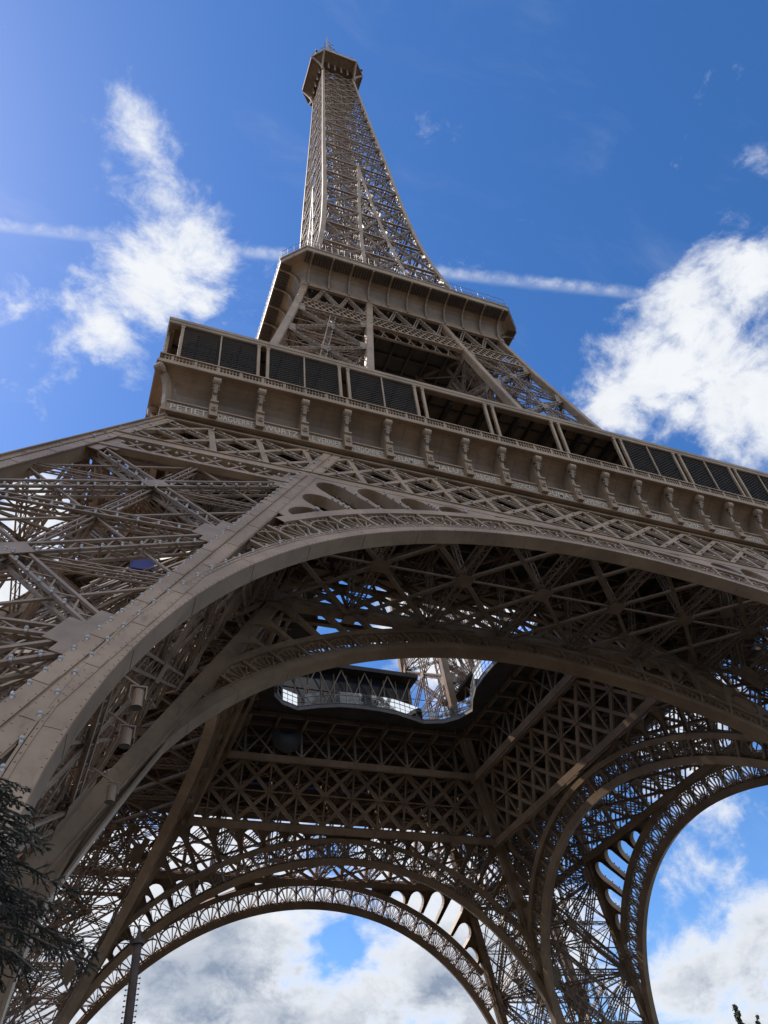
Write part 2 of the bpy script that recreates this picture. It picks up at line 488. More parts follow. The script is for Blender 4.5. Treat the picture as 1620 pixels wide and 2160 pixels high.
    # corner posts: two plate flanges with a groove
    for c in 'ABCD':
        pm = MB()
        z0, z1 = .6, (50.6 if c in 'AB' else 56.0)
        if c == 'C': z1 = 50.6
        p0, p1 = corner(z0, c), corner(z1, c)
        ns = {'A': [(0, -1, .46), (-1, 0, .46)], 'B': [(0, -1, .46), (1, 0, -.44)], 'C': [(-1, 0, .46), (0, 1, -.44)], 'D': [(1, 0, -.44), (0, 1, -.44)]}[c]
        a = (p1 - p0).normalized()
        pm.beam(p0, p1, 1.05, 1.05, ns[0])
        for n in ns:
            n = Vector(n); n = (n - a * n.dot(a)).normalized(); t = a.cross(n)
            for sd in (-1, 1):
                pm.beam(p0 + n * .56 + t * sd * .36, p1 + n * .56 + t * sd * .36, .60, .07, n)
                L = (p1 - p0).length; m = int(L / 3.4)
                rivets(pm, [(p0 + a * (.4 * i) + n * .594 + t * (sd * .36 + e_), n) for i in range(int(L / .4)) for e_ in (-.24, .24)], .034)
                for i in range(1, m):
                    s = p0 + a * (L * (i + .5 * (sd > 0)) / m) + n * .60 + t * sd * .36
                    pm.beam(s - a * .33, s + a * .33, .56, .035, n)
        pm.build("corner_post", IRON, p)
    # lift rails inside the leg, two inclined trusses
    rm = MB()
    for f in (.36, .62):
        p0 = corner(1, 'A').lerp(corner(1, 'D'), .5); p1 = corner(55, 'A').lerp(corner(55, 'D'), .5)
        sd = Vector((1, -1, 0)).normalized() * (f - .49) * 12
        girder(rm, p0 + sd, p1 + sd, Vector((-.6, -.6, .5)), .9, 1.2, 1.2, ch=.14, lac=.08)
    n = 60
    for i in range(n):
        z = 2 + 53 * i / n; c = corner(z, 'A').lerp(corner(z, 'D'), .5); sd = Vector((1, -1, 0)).normalized()
        rm.beam(c - sd * 2.0, c + sd * 2.0, .1, .1, (0, 0, 1))
    rm.build("lift_rail", IRON2, p)
    # zig-zag stair flights climbing inside the leg
    sm = MB()
    for k in range(12):
        z0 = 2 + k * 4.2; z1 = z0 + 4.2
        fa, fb = (.25, .75) if k % 2 else (.75, .25)
        s = corner(z0, 'B').lerp(corner(z0, 'D'), fa) * 1; e = corner(z1, 'B').lerp(corner(z1, 'D'), fb) * 1
        s = s + Vector((-2.2, 0, 0)); e = e + Vector((-2.2, 0, 0))
        for o in (-.6, .6):
            sm.beam(s + Vector((o, 0, 0)), e + Vector((o, 0, 0)), .30, .06, (1, 0, 0))
            sm.beam(s + Vector((o, 0, 1.1)), e + Vector((o, 0, 1.1)), .06, .06, (1, 0, 0))
        for i in range(16):
            c = s.lerp(e, (i + .5) / 16); sm.beam(c + Vector((-.58, 0, 0)), c + Vector((.58, 0, 0)), .26, .03, (0, 0, 1))
        for i in range(5):
            c = s.lerp(e, i / 4)
            for o in (-.6, .6): sm.beam(c + Vector((o, 0, 0)), c + Vector((o, 0, 1.1)), .05, .05, (1, 0, 0))
        sm.beam(e + Vector((-.9, 0, 0)), e + Vector((.9, 0, 0)), 1.4, .05, (0, 0, 1))
    sm.build("stair", IRON2, p)
    for c in 'ABCD':
        st = MB(); q = corner(0, c); st.box((q.x - 2.4, q.y - 2.4, 0.004), (q.x + 2.4, q.y + 2.4, .55)); st.box((q.x - 1.7, q.y - 1.7, .55), (q.x + 1.7, q.y + 1.7, 1.0))
        st.build("stone_footing", STONE, p)
    return p


quarter(build_pillar(), root)


# ------------------------------------------------------------------ arches
def build_arch(F, N, Rr, zc, e, ring0, ring1, chord_z, depth, bandx, nst, name="arch"):
    def pt(t, rho, off=0.0):
        return F((Rr + rho) * math.cos(t), zc + e * (Rr + rho) * math.sin(t), off)
    def xz(t, rho): return ((Rr + rho) * math.cos(t), zc + e * (Rr + rho) * math.sin(t))
    m = MB()
    ts = np.linspace(R(3), R(177), 121)
    # intrados rim: a closed box section, fascia .68 high, soffit `depth` deep
    sec = [(0, .0), (.86, .0), (.86, -.12), (.14, -.16), (.14, -depth + .16), (.86, -depth + .12), (.86, -depth), (0, -depth)]
    m.grid([[pt(t, r, o) for r, o in sec] for t in ts], False, True)
    # edge angles and splice plates of the riveted rim
    for lo, hi in ((.02, .15), (.70, .84)):
        m.grid([[pt(t, r, o) for r, o in ((lo, .03), (hi, .03), (hi, -.01), (lo, -.01))] for t in ts], False, True)
    for t in np.arange(R(12), R(168), 5.2 / Rr):
        m.beam(pt(t, .16, .004), pt(t, .69, .004), .34, .022, Vector(N))
        a, b = Vector(pt(t, -.004, -.05)), Vector(pt(t, -.004, -depth + .05)); m.beam(a, b, .36, .018, (a - Vector((0, a.y, zc))).normalized())
    RV = []
    for t in np.arange(R(10), R(170), .36 / Rr):
        for r in (.085, .77): RV.append((Vector(pt(t, r, .03)), Vector(N)))
    rivets(m, RV, .036)
    sec2 = [(.87, .05), (.95, .05), (.95, -.3), (.87, -.3)]
    m.grid([[pt(t, r, o) for r, o in sec2] for t in ts], False, True)
    # extrados ring
    te = math.asin((33.0 - zc) / e / (Rr + ring0)) if name == "arch" else .5
    lim = [t for t in np.linspace(R(20), R(160), 150) if abs(xz(t, ring1)[0]) < bandx(xz(t, ring1)[1]) + .4]
    sec3 = [(ring0, .012), (ring1, .012), (ring1, -.95), (ring0, -.95)]
    m.grid([[pt(t, r, o) for r, o in sec3] for t in lim], False, True)
    # ribs and fans
    dt = 2.6 / Rr
    nr = int(R(80) / dt)
    fans = []
    tt = [math.pi / 2 + i * dt for i in range(-nr, nr + 1)]
    nn = Vector(N)
    for t in tt:
        x0, z0 = xz(t, .7); x1, z1 = xz(t, ring0)
        if abs(x0) > bandx(z0): continue
        r1 = ring0
        while r1 > 1.0 and abs(xz(t, r1)[0]) > bandx(xz(t, r1)[1]) + .3: r1 -= .2
        for o in (-.12, -depth * .62):
            m.beam(pt(t, .6, o), pt(t, r1 + .05, o), .22, .22, nn)
        zs_ = np.linspace(.75, r1, max(3, int(r1 / .5)))
        for q0, q1 in zip(zs_[:-1], zs_[1:]):
            m.beam(pt(t, q0, -.15), pt(t, q1, -depth * .6), .05, .07, nn); m.beam(pt(t, q1, -.15), pt(t, q0, -depth * .6), .05, .07, nn)
    # spandrel plate with round-headed slots
    def chord_rho(t):
        r = ring1
        while r < 22:
            x, z = xz(t, r)
            if z > chord_z or abs(x) > bandx(z): break
            r += .05
        return r
    for sgn in (1, -1):
        tq = [t if sgn < 0 else math.pi - t for t in np.linspace(R(28), R(90), 125)]
        inner = []; outer = []
        for t in tq:
            x, z = xz(t, ring1 - .15)
            if abs(x) > bandx(z): continue
            r = chord_rho(t)
            inner.append(xz(t, ring1 - .15)); outer.append(xz(t, r + .45))
        keep = [k for k in range(len(inner)) if math.dist(inner[k], outer[k]) > .62]
        if len(keep) < 4: continue
        i0, i1 = keep[0], keep[-1]
        loop = inner[i0:i1 + 1] + outer[i0:i1 + 1][::-1]
        holes = []
        for t0 in tt:
            ta, tb = (t0, t0 + dt)
            tc = (ta + tb) / 2
            if (math.cos(tc) < 0) != (sgn > 0): continue
            x, z = xz(tc, ring1)
            if abs(x) > bandx(z): continue
            ra = ring1 + .03; rb = min(chord_rho(tc) - .15, (chord_rho(ta + dt * .2) + chord_rho(tb - dt * .2) + chord_rho(tc)) / 3 - .12)
            rm = (Rr + ra) * dt * .5 - .17
            if rb - ra < .3: continue
            hw = min(rm, 1.2); rad = min(hw, (rb - ra) * .8)
            P = []
            cx, cz = xz(tc, 0)
            ux = Vector((math.cos(tc), math.sin(tc) * e)); ux.normalize(); vx = Vector((-ux.y, ux.x))
            base = Vector(xz(tc, ra)); hgt = rb - ra
            def L(a, b): q = base + vx * a + ux * b; return (q.x, q.y)
            P.append(L(-hw, 0)); P.append(L(-hw, hgt - rad))
            for k in range(1, 9):
                an = math.pi - math.pi * k / 9; P.append(L(hw * math.cos(an), hgt - rad + rad * math.sin(an)))
            P.append(L(hw, hgt - rad)); P.append(L(hw, 0))
            # the slot has a deep lining: thin webs at both sides
            holes.append(P)
            for a, b in ((P[0], P[1]), (P[-1], P[-2])):
                dl = .8 if F is FO else .3; m.beam(F(a[0], a[1], -.02 - dl / 2), F(b[0], b[1], -.02 - dl / 2), .04, dl, nn)
            for k in range(1, len(P) - 2):
                a, b = P[k], P[k + 1]; dl = .76 if F is FO else .28; m.beam(F(a[0], a[1], -.02 - dl / 2), F(b[0], b[1], -.02 - dl / 2), .04, dl, nn)
            if F is FO and len(P) > 4:
                for k in (0, .33, .66, 1):
                    q = Vector(P[0]).lerp(Vector(P[1]), k); BULBS.append(Vector(F(q.x, q.y, .12)))
        m.poly([loop] + holes, lambda a, b, d: F(a, b, d), 0.0, -.07)
    ob = m.build(name, IRON, root)
    # ornamental fans, one per panel
    for i in range(len(tt) - 1):
        tc = (tt[i] + tt[i + 1]) / 2
        if abs(xz(tc, 2.0)[0]) > bandx(xz(tc, 2.0)[1]) - .1 or abs(xz(tc, .9)[0]) > bandx(xz(tc, .9)[1]) - .5: continue
        fm = MB(); h = ring0 - .74; hw = 1.2
        ux = Vector((math.cos(tc), math.sin(tc) * e)); ux.normalize(); vx = Vector((-ux.y, ux.x)); base = Vector(xz(tc, .72))
        for off, th in (((-.22, .2), (-.8, .12)) if F is FO else ((-.22, .16),)):
            def Q(a, b):
                q = base + vx * a * (1 + .05 * b) + ux * b; return Vector(F(q.x, q.y, off))
            def line(pts, w):
                for a, b in zip(pts[:-1], pts[1:]): fm.beam(Q(*a), Q(*b), w, th, nn)
            # round head
            hd = [(-hw + .08, .55 * h)] + [(-(hw - .1) * math.cos(an), .52 * h + .36 * h * math.sin(an)) for an in np.linspace(.1, math.pi - .1, 11)] + [(hw - .08, .55 * h)]
            line(hd, .11)
            for an in (-44, -22, 0, 22, 44):
                a = R(an); r0 = .22; lo, hi = r0, 4
                # ray to the head
                tip = None
                for s in np.linspace(.3, 3, 60):
                    px_, py_ = s * math.sin(a), s * math.cos(a)
                    top = .52 * h + .36 * h * math.sqrt(max(0, 1 - (px_ / (hw - .1)) ** 2)) if abs(px_) < hw - .1 else 0
                    if py_ > top: tip = (px_, py_); break
                if tip: line([(.08 * math.sin(a), .02), tip], .075)
            fm.beam(Q(-.22, .02), Q(.22, .02), .18, th + .05, nn)
            for sg in (-1, 1):
                sp = []
                for k in range(13):
                    th_ = k / 12 * 2.1 * math.pi; r = .27 * (1 - .72 * k / 12)
                    sp.append((sg * (.72 - r * math.cos(th_ + .4)), .30 + r * math.sin(th_ + .4)))
                line([(sg * .16, .04)] + sp, .075)
                sp = []
                for k in range(13):
                    th_ = k / 12 * 2.0 * math.pi; r = .22 * (1 - .72 * k / 12)
                    sp.append((sg * (.78 - r * math.cos(th_ - .3)), h * .88 + r * math.sin(th_ - .3)))
                line([(sg * 1.1, h * .62)] + sp, .07)
                line([(sg * .1, h * .9), (sg * .35, h - .05)], .07)
        fm.build("fan_panel", IRON, ob)
    return ob


def band_o(z): return 41.87 - .457 * z + .35
def band_i(z): return 41.87 - .457 * z + .1


arch_o = build_arch(FO, NO, 36.56, 5.62, .945, 2.85, 3.55, 42.7, .95, band_o, 0)
quarter(arch_o, root)
def FIa(x, z, off=0.0): return FI(x, z, off + .95)


arch_i = build_arch(FIa, NI, 36.07, 7.10, .916, 2.60, 3.20, 43.3, .95, band_i, 0)
quarter(arch_i, root)

# ------------------------------------------------------------------ horizontal trusses between the legs
S = 3.798


def lattice_truss(F, N, zb, zt, xh, front, bulbs, ringcut=None):
    m = MB(); N = Vector(N)
    def P(x, z, o=0): return Vector(F(x, z, o))
    xb, xt = xh(zb), xh(zt)
    # chords
    m.beam(P(-xb, zb - .5, -.35), P(xb, zb - .5, -.35), 1.0, .75, N)
    m.beam(P(-xt, zt + .45, -.35), P(xt, zt + .45, -.35), .9, .75, N)
    m.beam(P(-xb, zb - .02, .05), P(xb, zb - .02, .05), .12, .16, N)
    m.beam(P(-xt, zt + .02, .05), P(xt, zt + .02, .05), .12, .16, N)
    ks = [k for k in range(-9, 10) if abs(k * S) < xt + .2]
    for k in ks:
        x = k * S
        m.beam(P(x, zb, -.25), P(x, zt, -.25), .46 if front else .2, .5 if front else .25, N)
    hgt = zt - zb
    def clip(x0, x1):
        f0, f1 = 0.0, 1.0
        def inside(f): z = zb + f * hgt; return abs(x0 + (x1 - x0) * f) <= xh(z)
        while f0 < 1 and not inside(f0): f0 += .02
        while f1 > 0 and not inside(f1): f1 -= .02
        return f0, f1
    for k in range(-12, 12):
        x0 = k * S
        for dirn in (1, -1):
            xa, xb_ = (x0, x0 + 2 * S) if dirn > 0 else (x0 + 2 * S, x0)
            f0, f1 = clip(xa, xb_)
            if f1 - f0 < .15: continue
            A = (xa + (xb_ - xa) * f0, zb + hgt * f0); B = (xa + (xb_ - xa) * f1, zb + hgt * f1)
            if front and dirn < 0:
                a = Vector((B[0] - A[0], B[1] - A[1])).normalized(); t = Vector((-a.y, a.x)) * .34
                for sg in (-1, 1):
                    m.beam(P(A[0] + t.x * sg, A[1] + t.y * sg, -.1), P(B[0] + t.x * sg, B[1] + t.y * sg, -.1), .17, .16, N)
                L = math.dist(A, B); n = max(1, int(L / .95))
                for i in range(n):
                    f = (i + .5) / n; c = (A[0] + (B[0] - A[0]) * f, A[1] + (B[1] - A[1]) * f)
                    m.beam(P(c[0] - t.x, c[1] - t.y, -.12), P(c[0] + t.x, c[1] + t.y, -.12), .07, .05, N)
                    if bulbs: BULBS.append(P(c[0] + t.x * .9, c[1] + t.y * .9, .10))
                if front: girder(m, P(A[0], A[1], -2.0), P(B[0], B[1], -2.0), N, .7, .3, .8, ch=.1, lac=.06, sides=False, bulbs=1.3 if bulbs else None)
            else:
                m.beam(P(*A, -.16), P(*B, -.16), .40 if front else .46, .30, N)
    # thin tie through the middle
    zm = (zb + zt) / 2; xm = xh(zm)
    m.beam(P(-xm, zm, -.5), P(xm, zm, -.5), .16, .12, N)
    m.beam(P(-xb, zb - .5, -1.6), P(xb, zb - .5, -1.6), .8, .3, N)
    m.beam(P(-xt, zt + .45, -1.6), P(xt, zt + .45, -1.6), .8, .3, N)
    return m


def xh_leg(z): return 59.25 - .4952 * z - .4
tm = lattice_truss(FO, NO, 43.85, 50.3, xh_leg, True, True)
# lower chord of the truss inside the legs, with its short lattice
for sg in (-1, 1):
    def P(x, z, o=0): return Vector(FO(x, z, o))
    xa, xb = sg * (59.25 - .4952 * 41 - .8), sg * (I(41) + 1.2)
    tm.beam(P(xa, 41.0, -.3), P(xb, 41.0, -.3), .5, .5, NO)
    n = 8
    for i in range(n):
        x0 = xa + (xb - xa) * i / n; x1 = xa + (xb - xa) * (i + 1) / n
        tm.beam(P(x0, 41.3, -.2), P(x1, 43.3, -.2), .16, .12, NO); tm.beam(P(x1, 41.3, -.24), P(x0, 43.3, -.24), .16, .12, NO)
        BULBS.append(P((x0 + x1) / 2, 42.3, .05)); BULBS.append(P(x0, 41.4, .15))
truss = tm.build("gallery_truss", IRON, root)
quarter(truss, root)


def xh_in(z): return 41.87 - .457 * z + .4
def FIt(x, z, off=0.0): return FI(x, z, off + .7)


im = lattice_truss(FIt, NI, 44.3, 50.9, xh_in, False, False)
# the storey between that truss and the deck
for k in range(-5, 6):
    x = k * S
    if abs(x) > 18.2: continue
    im.beam((x, -18.4, 51.6), (x, -18.4, 56.4), .34, .34, (0, 1, 0))
for k in range(-5, 5):
    x0, x1 = k * S, (k + 1) * S
    im.beam((x0, -18.4, 51.7), (x1, -18.4, 56.3), .22, .18, (0, 1, 0)); im.beam((x1, -18.44, 51.7), (x0, -18.44, 56.3), .22, .18, (0, 1, 0))
inner_truss = im.build("cross_truss", IRON, root)
quarter(inner_truss, root)

# horizontal bracing between the outer and the inner truss
bm = MB()
yo, zo, yi, zi = -38.3, 43.2, -21.9, 43.9


def BP(x, f): return Vector((x, yo + (yi - yo) * f, zo + (zi - zo) * f))


UP = Vector((0, 0, 1))
for k in range(-3, 4):
    x = k * 2 * S
    girder(bm, BP(x, .09), BP(x, .97), UP, .8, .9, .8, ch=.12, lac=.07)
    girder(bm, BP(x, .5), Vector((x, -28.5, 56.2)), Vector((1, 0, 0)), .5, .5, .7, ch=.09, lac=.055)
    girder(bm, BP(x, 0.12), Vector((x, -29, 56)), Vector((1, 0, 0)), .45, .4, .7, ch=.08, lac=.05, sides=False)
    girder(bm, BP(x, 1), Vector((x, -28, 56)), Vector((1, 0, 0)), .55, .5, .8, ch=.09, lac=.055)
    girder(bm, Vector((x, -31.5, 50.6)), Vector((x, -20.0, 51.2)), UP, .6, .9, .8, ch=.1, lac=.06)
    c = BP(x, .5); bm.box((c.x - .75, c.y - .75, c.z - .62), (c.x + .75, c.y + .75, c.z - .56))
    c = BP(x, 0.98); bm.box((c.x - .6, c.y - .6, c.z - .62), (c.x + .6, c.y + .6, c.z - .56))
for k in range(-3, 3):
    x0, x1 = k * 2 * S, (k + 1) * 2 * S
    for f0, f1 in ((.07, .5), (.5, .97)):
        bm.beam(BP(x0, f0) - UP * .3, BP(x1, f1) - UP * .3, .34, .30, UP)
        bm.beam(BP(x1, f0) - UP * .38, BP(x0, f1) - UP * .38, .30, .22, UP)
    bm.beam(BP(x0, .5) - UP * .45, BP(x1, .5) - UP * .45, .18, .14, UP)
    bm.beam(Vector((x0, -32.2, 50.7)), Vector((x1, -26, 51)), .24, .2, UP); bm.beam(Vector((x1, -32.2, 50.72)), Vector((x0, -26, 51.02)), .24, .2, UP)
    bm.beam(Vector((x0, -26, 51)), Vector((x1, -18.7, 51.3)), .24, .2, UP); bm.beam(Vector((x1, -26, 51.02)), Vector((x0, -18.7, 51.32)), .24, .2, UP)
brace = bm.build("floor_bracing", IRON2, root)
quarter(brace, root)

# ------------------------------------------------------------------ first gallery
NAMES = ["PETIET", "DAGUERRE", "WURTZ", "LE VERRIER", "PERDONNET", "DELAMBRE", "MALUS", "BREGUET", "POLONCEAU", "DUMAS",
         "CLAPEYRON", "BORDA", "FOURIER", "BICHAT", "SAUVAGE", "PELOUZE", "CARNOT", "LAM\u00c9"]


def mitre(mb, prof, flip=False):
    """sweep a (y, z) profile along the front side with 45 degree mitres"""
    mb.grid([[(-abs(y), y, z) for y, z in prof], [(abs(y), y, z) for y, z in prof]], flip=flip)


def build_gallery():
    g = MB()
    prof = [(-32.6, 51.25), (-34.42, 51.25), (-34.45, 51.30), (-34.45, 51.48), (-34.20, 51.52), (-34.18, 52.62), (-34.30, 52.66), (-34.30, 52.80), (-33.80, 52.84),
            (-33.40, 53.05), (-33.05, 53.5), (-32.92, 54.0), (-32.98, 54.5), (-33.22, 55.0), (-33.6, 55.4), (-34.1, 55.75), (-34.55, 55.98), (-34.9, 56.08), (-35.30, 56.10),
            (-35.38, 56.14), (-35.38, 56.36), (-35.30, 56.40), (-35.30, 56.58), (-35.24, 56.62), (-35.1, 56.64), (-34.0, 56.66)]
    mitre(g, prof)
    # panel beads in the cove
    for k in range(18):
        x = (k - 8.5) * S
        for (y0, z0), (y1, z1) in zip(prof[8:17], prof[9:18]):
            g.beam((x, y0 - .02, z0), (x, y1 - .02, z1), .07, .05, (0, -.8, -.6))
        for sx in (-1, 1):
            g.beam((x + sx * 1.52, -34.19, 51.62), (x + sx * 1.52, -34.19, 52.56), .05, .04, (0, -1, 0))
    o = g.build("gallery", IRON, root)
    # names
    for k, nm in enumerate(NAMES):
        cu = bpy.data.curves.new("lettering", 'FONT'); cu.body = nm; cu.align_x = 'CENTER'; cu.align_y = 'CENTER'
        cu.size = .92; cu.extrude = .03; cu.space_character = 1.10; cu.resolution_u = 2; cu.offset = .012
        to = bpy.data.objects.new("lettering", cu); C.objects.link(to)
        me = bpy.data.meshes.new_from_object(to); C.objects.unlink(to); bpy.data.objects.remove(to)
        co = np.array([v.co for v in me.vertices]); w = co[:, 0].max() - co[:, 0].min()
        sx = min(1.0, 2.92 / w)
        for v in me.vertices: v.co = (v.co.x * sx, -v.co.z, v.co.y)
        me.materials.append(LETTER)
        lo = bpy.data.objects.new("lettering", me); C.objects.link(lo); lo.parent = o
        lo.location = ((k - 8.5) * S, -34.205, 52.06)
    # consoles
    cm = MB()
    w = .37
    def ext(poly, w):
        cm.poly([poly], lambda a, b, d: (d, a, b), -w, w)
    ext([(-34.1, 51.46), (-34.78, 51.46), (-34.78, 51.66), (-34.70, 51.74), (-34.70, 53.05), (-34.84, 53.15), (-34.84, 53.32), (-34.70, 53.42), (-32.9, 53.42)], .33)
    cm.box((-.19, -34.80, 52.15), (.19, -34.69, 52.75)); cm.ball((0, -34.78, 52.42), .17)
    ext([(-32.8, 53.42), (-34.52, 53.42), (-34.46, 54.2), (-34.5, 55.0), (-34.72, 55.5), (-34.3, 55.95), (-33.0, 55.4)], .20)
    cm.beam((0, -34.5, 53.5), (0, -34.54, 54.9), .24, .06, (0, -1, 0))
    # scroll head
    for r, ww, yc in ((.40, .31, -34.92), (.26, .35, -34.92), (.13, .38, -34.92)):
        P = [(yc + r * math.cos(a), 55.62 + r * math.sin(a)) for a in np.linspace(0, 2 * math.pi, 16, endpoint=False)]
        ext(P, ww)
    # acanthus leaf hanging from the scroll
    for (a, zt, zb, ww) in ((0, 55.75, 54.55, .34), (-.2, 55.6, 54.85, .18), (.2, 55.6, 54.85, .18)):
        cm.beam((a, -35.22, zt), (a * .4, -34.68, zb), ww, .10, (0, -1, -.4))
    for sg in (-1, 1):
        for q in range(3): cm.ball((sg * (.18 + .04 * q), -35.05 + .12 * q, 55.3 - .22 * q), .10)
    cm.ball((0, -34.70, 54.5), .12)
    c0 = cm.build("console", IRON, o)
    first = True
    for k in range(1, 18):
        c = c0 if first else c0.copy()
        if not first: C.objects.link(c); c.parent = o
        first = False
        c.location = ((k - 9) * S, 0, 0)
    # corner console: long S-shaped rib on the mitre
    km = MB()
    S2 = math.sqrt(2)
    rib = [(-48.0, 50.5), (-48.35, 51.3), (-48.5, 52.2), (-48.55, 53.4), (-48.75, 54.4), (-49.15, 55.2), (-49.75, 55.75), (-49.85, 56.02), (-49.0, 56.02), (-48.4, 55.6), (-48.0, 54.6), (-47.6, 53.2), (-47.5, 51.0)]
    km.poly([rib], lambda a, b, d: (a / S2 + d / S2, a / S2 - d / S2, b), -.17, .17)
    for r, ww in ((.42, .3), (.26, .35), (.12, .38)):
        P = [(-49.55 + r * math.cos(a), 55.6 + r * math.sin(a)) for a in np.linspace(0, 2 * math.pi, 16, endpoint=False)]
        km.poly([P], lambda a, b, d: (a / S2 + d / S2, a / S2 - d / S2, b), -ww, ww)
    km.build("corner_console", IRON, o)
    # balustrade
    b = MB()
    b.box((-34.9, -35.2, 56.66), (35.2, -34.92, 56.80)); b.box((-34.9, -35.22, 57.48), (35.22, -34.9, 57.60))
    b.box((-34.9, -35.15, 57.16), (35.15, -34.97, 57.22))
    n = 250
    for i in range(n):
        x = -34.9 + 70.0 * (i + .5) / n
        b.box((x - .045, -35.12, 56.8), (x + .045, -35.0, 57.48))
    for k in range(-18, 19):
        x = k * S / 2
        b.box((x - .12, -35.17, 56.8), (x + .12, -34.95, 57.48))
    b.build("balustrade", IRON, o)
    # roof fascia and ceiling
    r = MB()
    mitre(r, [(-34.4, 62.62), (-34.92, 62.62), (-35.0, 62.70), (-35.0, 63.0), (-35.05, 63.06), (-35.05, 63.40), (-34.9, 63.46), (-27.2, 63.46), (-27.2, 63.30), (-34.4, 63.30), (-34.4, 62.62)])
    r.build("roof_fascia", IRON, o)
    c = MB()
    for k in range(-17, 18):
        x = k * S / 2
        c.box((x - .07, -34.35, 62.78), (x + .07, -27.3, 63.28))
        if k % 2 == 0: girder(c, (x, -34.4, 62.4), (x, -27.5, 62.4), UP, .3, .6, .8, ch=.08, lac=.05, sides=True)
    for y in (-33, -31, -29): c.box((-33, y - .05, 63.0), (33, y + .05, 63.22))
    c.build("ceiling_beam", DECK, o)
    # posts: pairs every two consoles, single mullions between outside the middle three bays
    pm = MB(); pm.box((-.13, -34.98, 57.6), (.13, -34.72, 62.64)); pm.box((-.2, -35.0, 57.6), (.2, -34.68, 57.95)); pm.box((-.18, -35.0, 62.3), (.18, -34.68, 62.62))
    xs = []
    for q in (-9, -7, -5, -3, -1, 1, 3, 5, 7, 9):
        for d in (-.42, .42):
            x = q * S + d
            if abs(x) < 34.3: xs.append(x)
    p0 = pm.build("post", IRON, o)
    for i, x in enumerate(xs):
        p = p0 if i == 0 else p0.copy()
        if i: C.objects.link(p); p.parent = o
        p.location = (x, 0, 0)
    mm = MB(); mm.box((-.065, -34.95, 57.6), (.065, -34.82, 62.64))
    m0 = mm.build("mullion", IRON, o)
    mx = [q * S for q in (-8, -6, -4, 4, 6, 8)]
    for i, x in enumerate(mx):
        p = m0 if i == 0 else m0.copy()
        if i: C.objects.link(p); p.parent = o
        p.location = (x, 0, 0)
    # wire screens in the six outer bays
    sc = MB(); hw = S - .55; hh = 5.0
    st = .46
    for i in range(-int((2 * hw + hh * 2) / st), int((2 * hw + 2 * hh) / st)):
        for dr in (1, -1):
            xa = -hw + i * st
            pts = []
            za, zb = 0.0, hh
            x0, x1 = (xa, xa + hh * 1.35) if dr > 0 else (xa + hh * 1.35, xa)
            # clip to the bay
            f0, f1 = 0.0, 1.0
            dx = x1 - x0
            for lim, sg in ((-hw, 1), (hw, -1)):
                v0 = sg * (x0 - lim); v1 = sg * (x1 - lim)
                if v0 < 0 and v1 < 0: f1 = -1; break
                if v0 < 0: f0 = max(f0, -v0 / (v1 - v0))
                if v1 < 0: f1 = min(f1, v0 / (v0 - v1))
            if f1 - f0 < .02: continue
            sc.beam((x0 + dx * f0, -34.80, 57.62 + hh * f0), (x0 + dx * f1, -34.80, 57.62 + hh * f1), .04, .03, (0, -1, 0))
    s0 = sc.build("wire_screen", MESH, o)
    for i, x in enumerate(mx):
        p = s0 if i == 0 else s0.copy()
        if i: C.objects.link(p); p.parent = o
        p.location = (x, 0, 0)
    # dark back wall of the walkway between the legs
    bw = MB(); bw.box((-13.0, -27.6, 56.9), (13.0, -27.3, 63.28))
    for k in range(-3, 4): bw.box((k * S - .12, -27.75, 56.9), (k * S + .12, -27.6, 63.2))
    bw.build("glazed_wall", DARKG, o)
    return o


quarter(build_gallery(), root)

# ------------------------------------------------------------------ deck with the central void


def void_loop():
    pts = []
    for k in range(4):
        a = k * math.pi / 2
        # far side (y+) outline from the photograph, repeated on the four sides
        side = [(13.9, 11.0), (11.5, 13.2), (8.7, 13.9), (6.6, 13.2), (4.0, 12.4), (1.4, 12.1), (-1.3, 12.0), (-4.0, 12.2), (-6.6, 13.0), (-9.3, 14.2), (-11.6, 13.2)]
        for x, y in side:
            pts.append((x * math.cos(a) - y * math.sin(a), x * math.sin(a) + y * math.cos(a)))
    return pts


VL = void_loop()
dm = MB(); dbm = MB()
dm.poly([[(-33.4, -33.4), (33.4, -33.4), (33.4, 33.4), (-33.4, 33.4)], VL], lambda a, b, d: (a, b, d), 56.4, 56.62)
for k in range(4):
    a = k * math.pi / 2; ca, sa = math.cos(a), math.sin(a)
    def RT(x, y, z): return (x * ca - y * sa, x * sa + y * ca, z)
    for i in range(-8, 9):
        x = i * S
        y1 = -15.2 if abs(x) < 15 else (-abs(x) if abs(x) > 15 else -15)
        dbm.beam(RT(x, -33, 55.9), RT(x, y1, 55.9), .16, .9, (0, 0, 1))
        dbm.beam(RT(x, -33, 55.44), RT(x, y1, 55.44), .34, .05, (0, 0, 1))
    for y in (-31, -28.5, -26, -23.5, -21, -18, -15.6):
        dbm.beam(RT(y, y, 56.05), RT(-y, y, 56.05), .2, .62, (0, 0, 1))
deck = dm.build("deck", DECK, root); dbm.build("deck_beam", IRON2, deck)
em = MB(); n = len(VL)
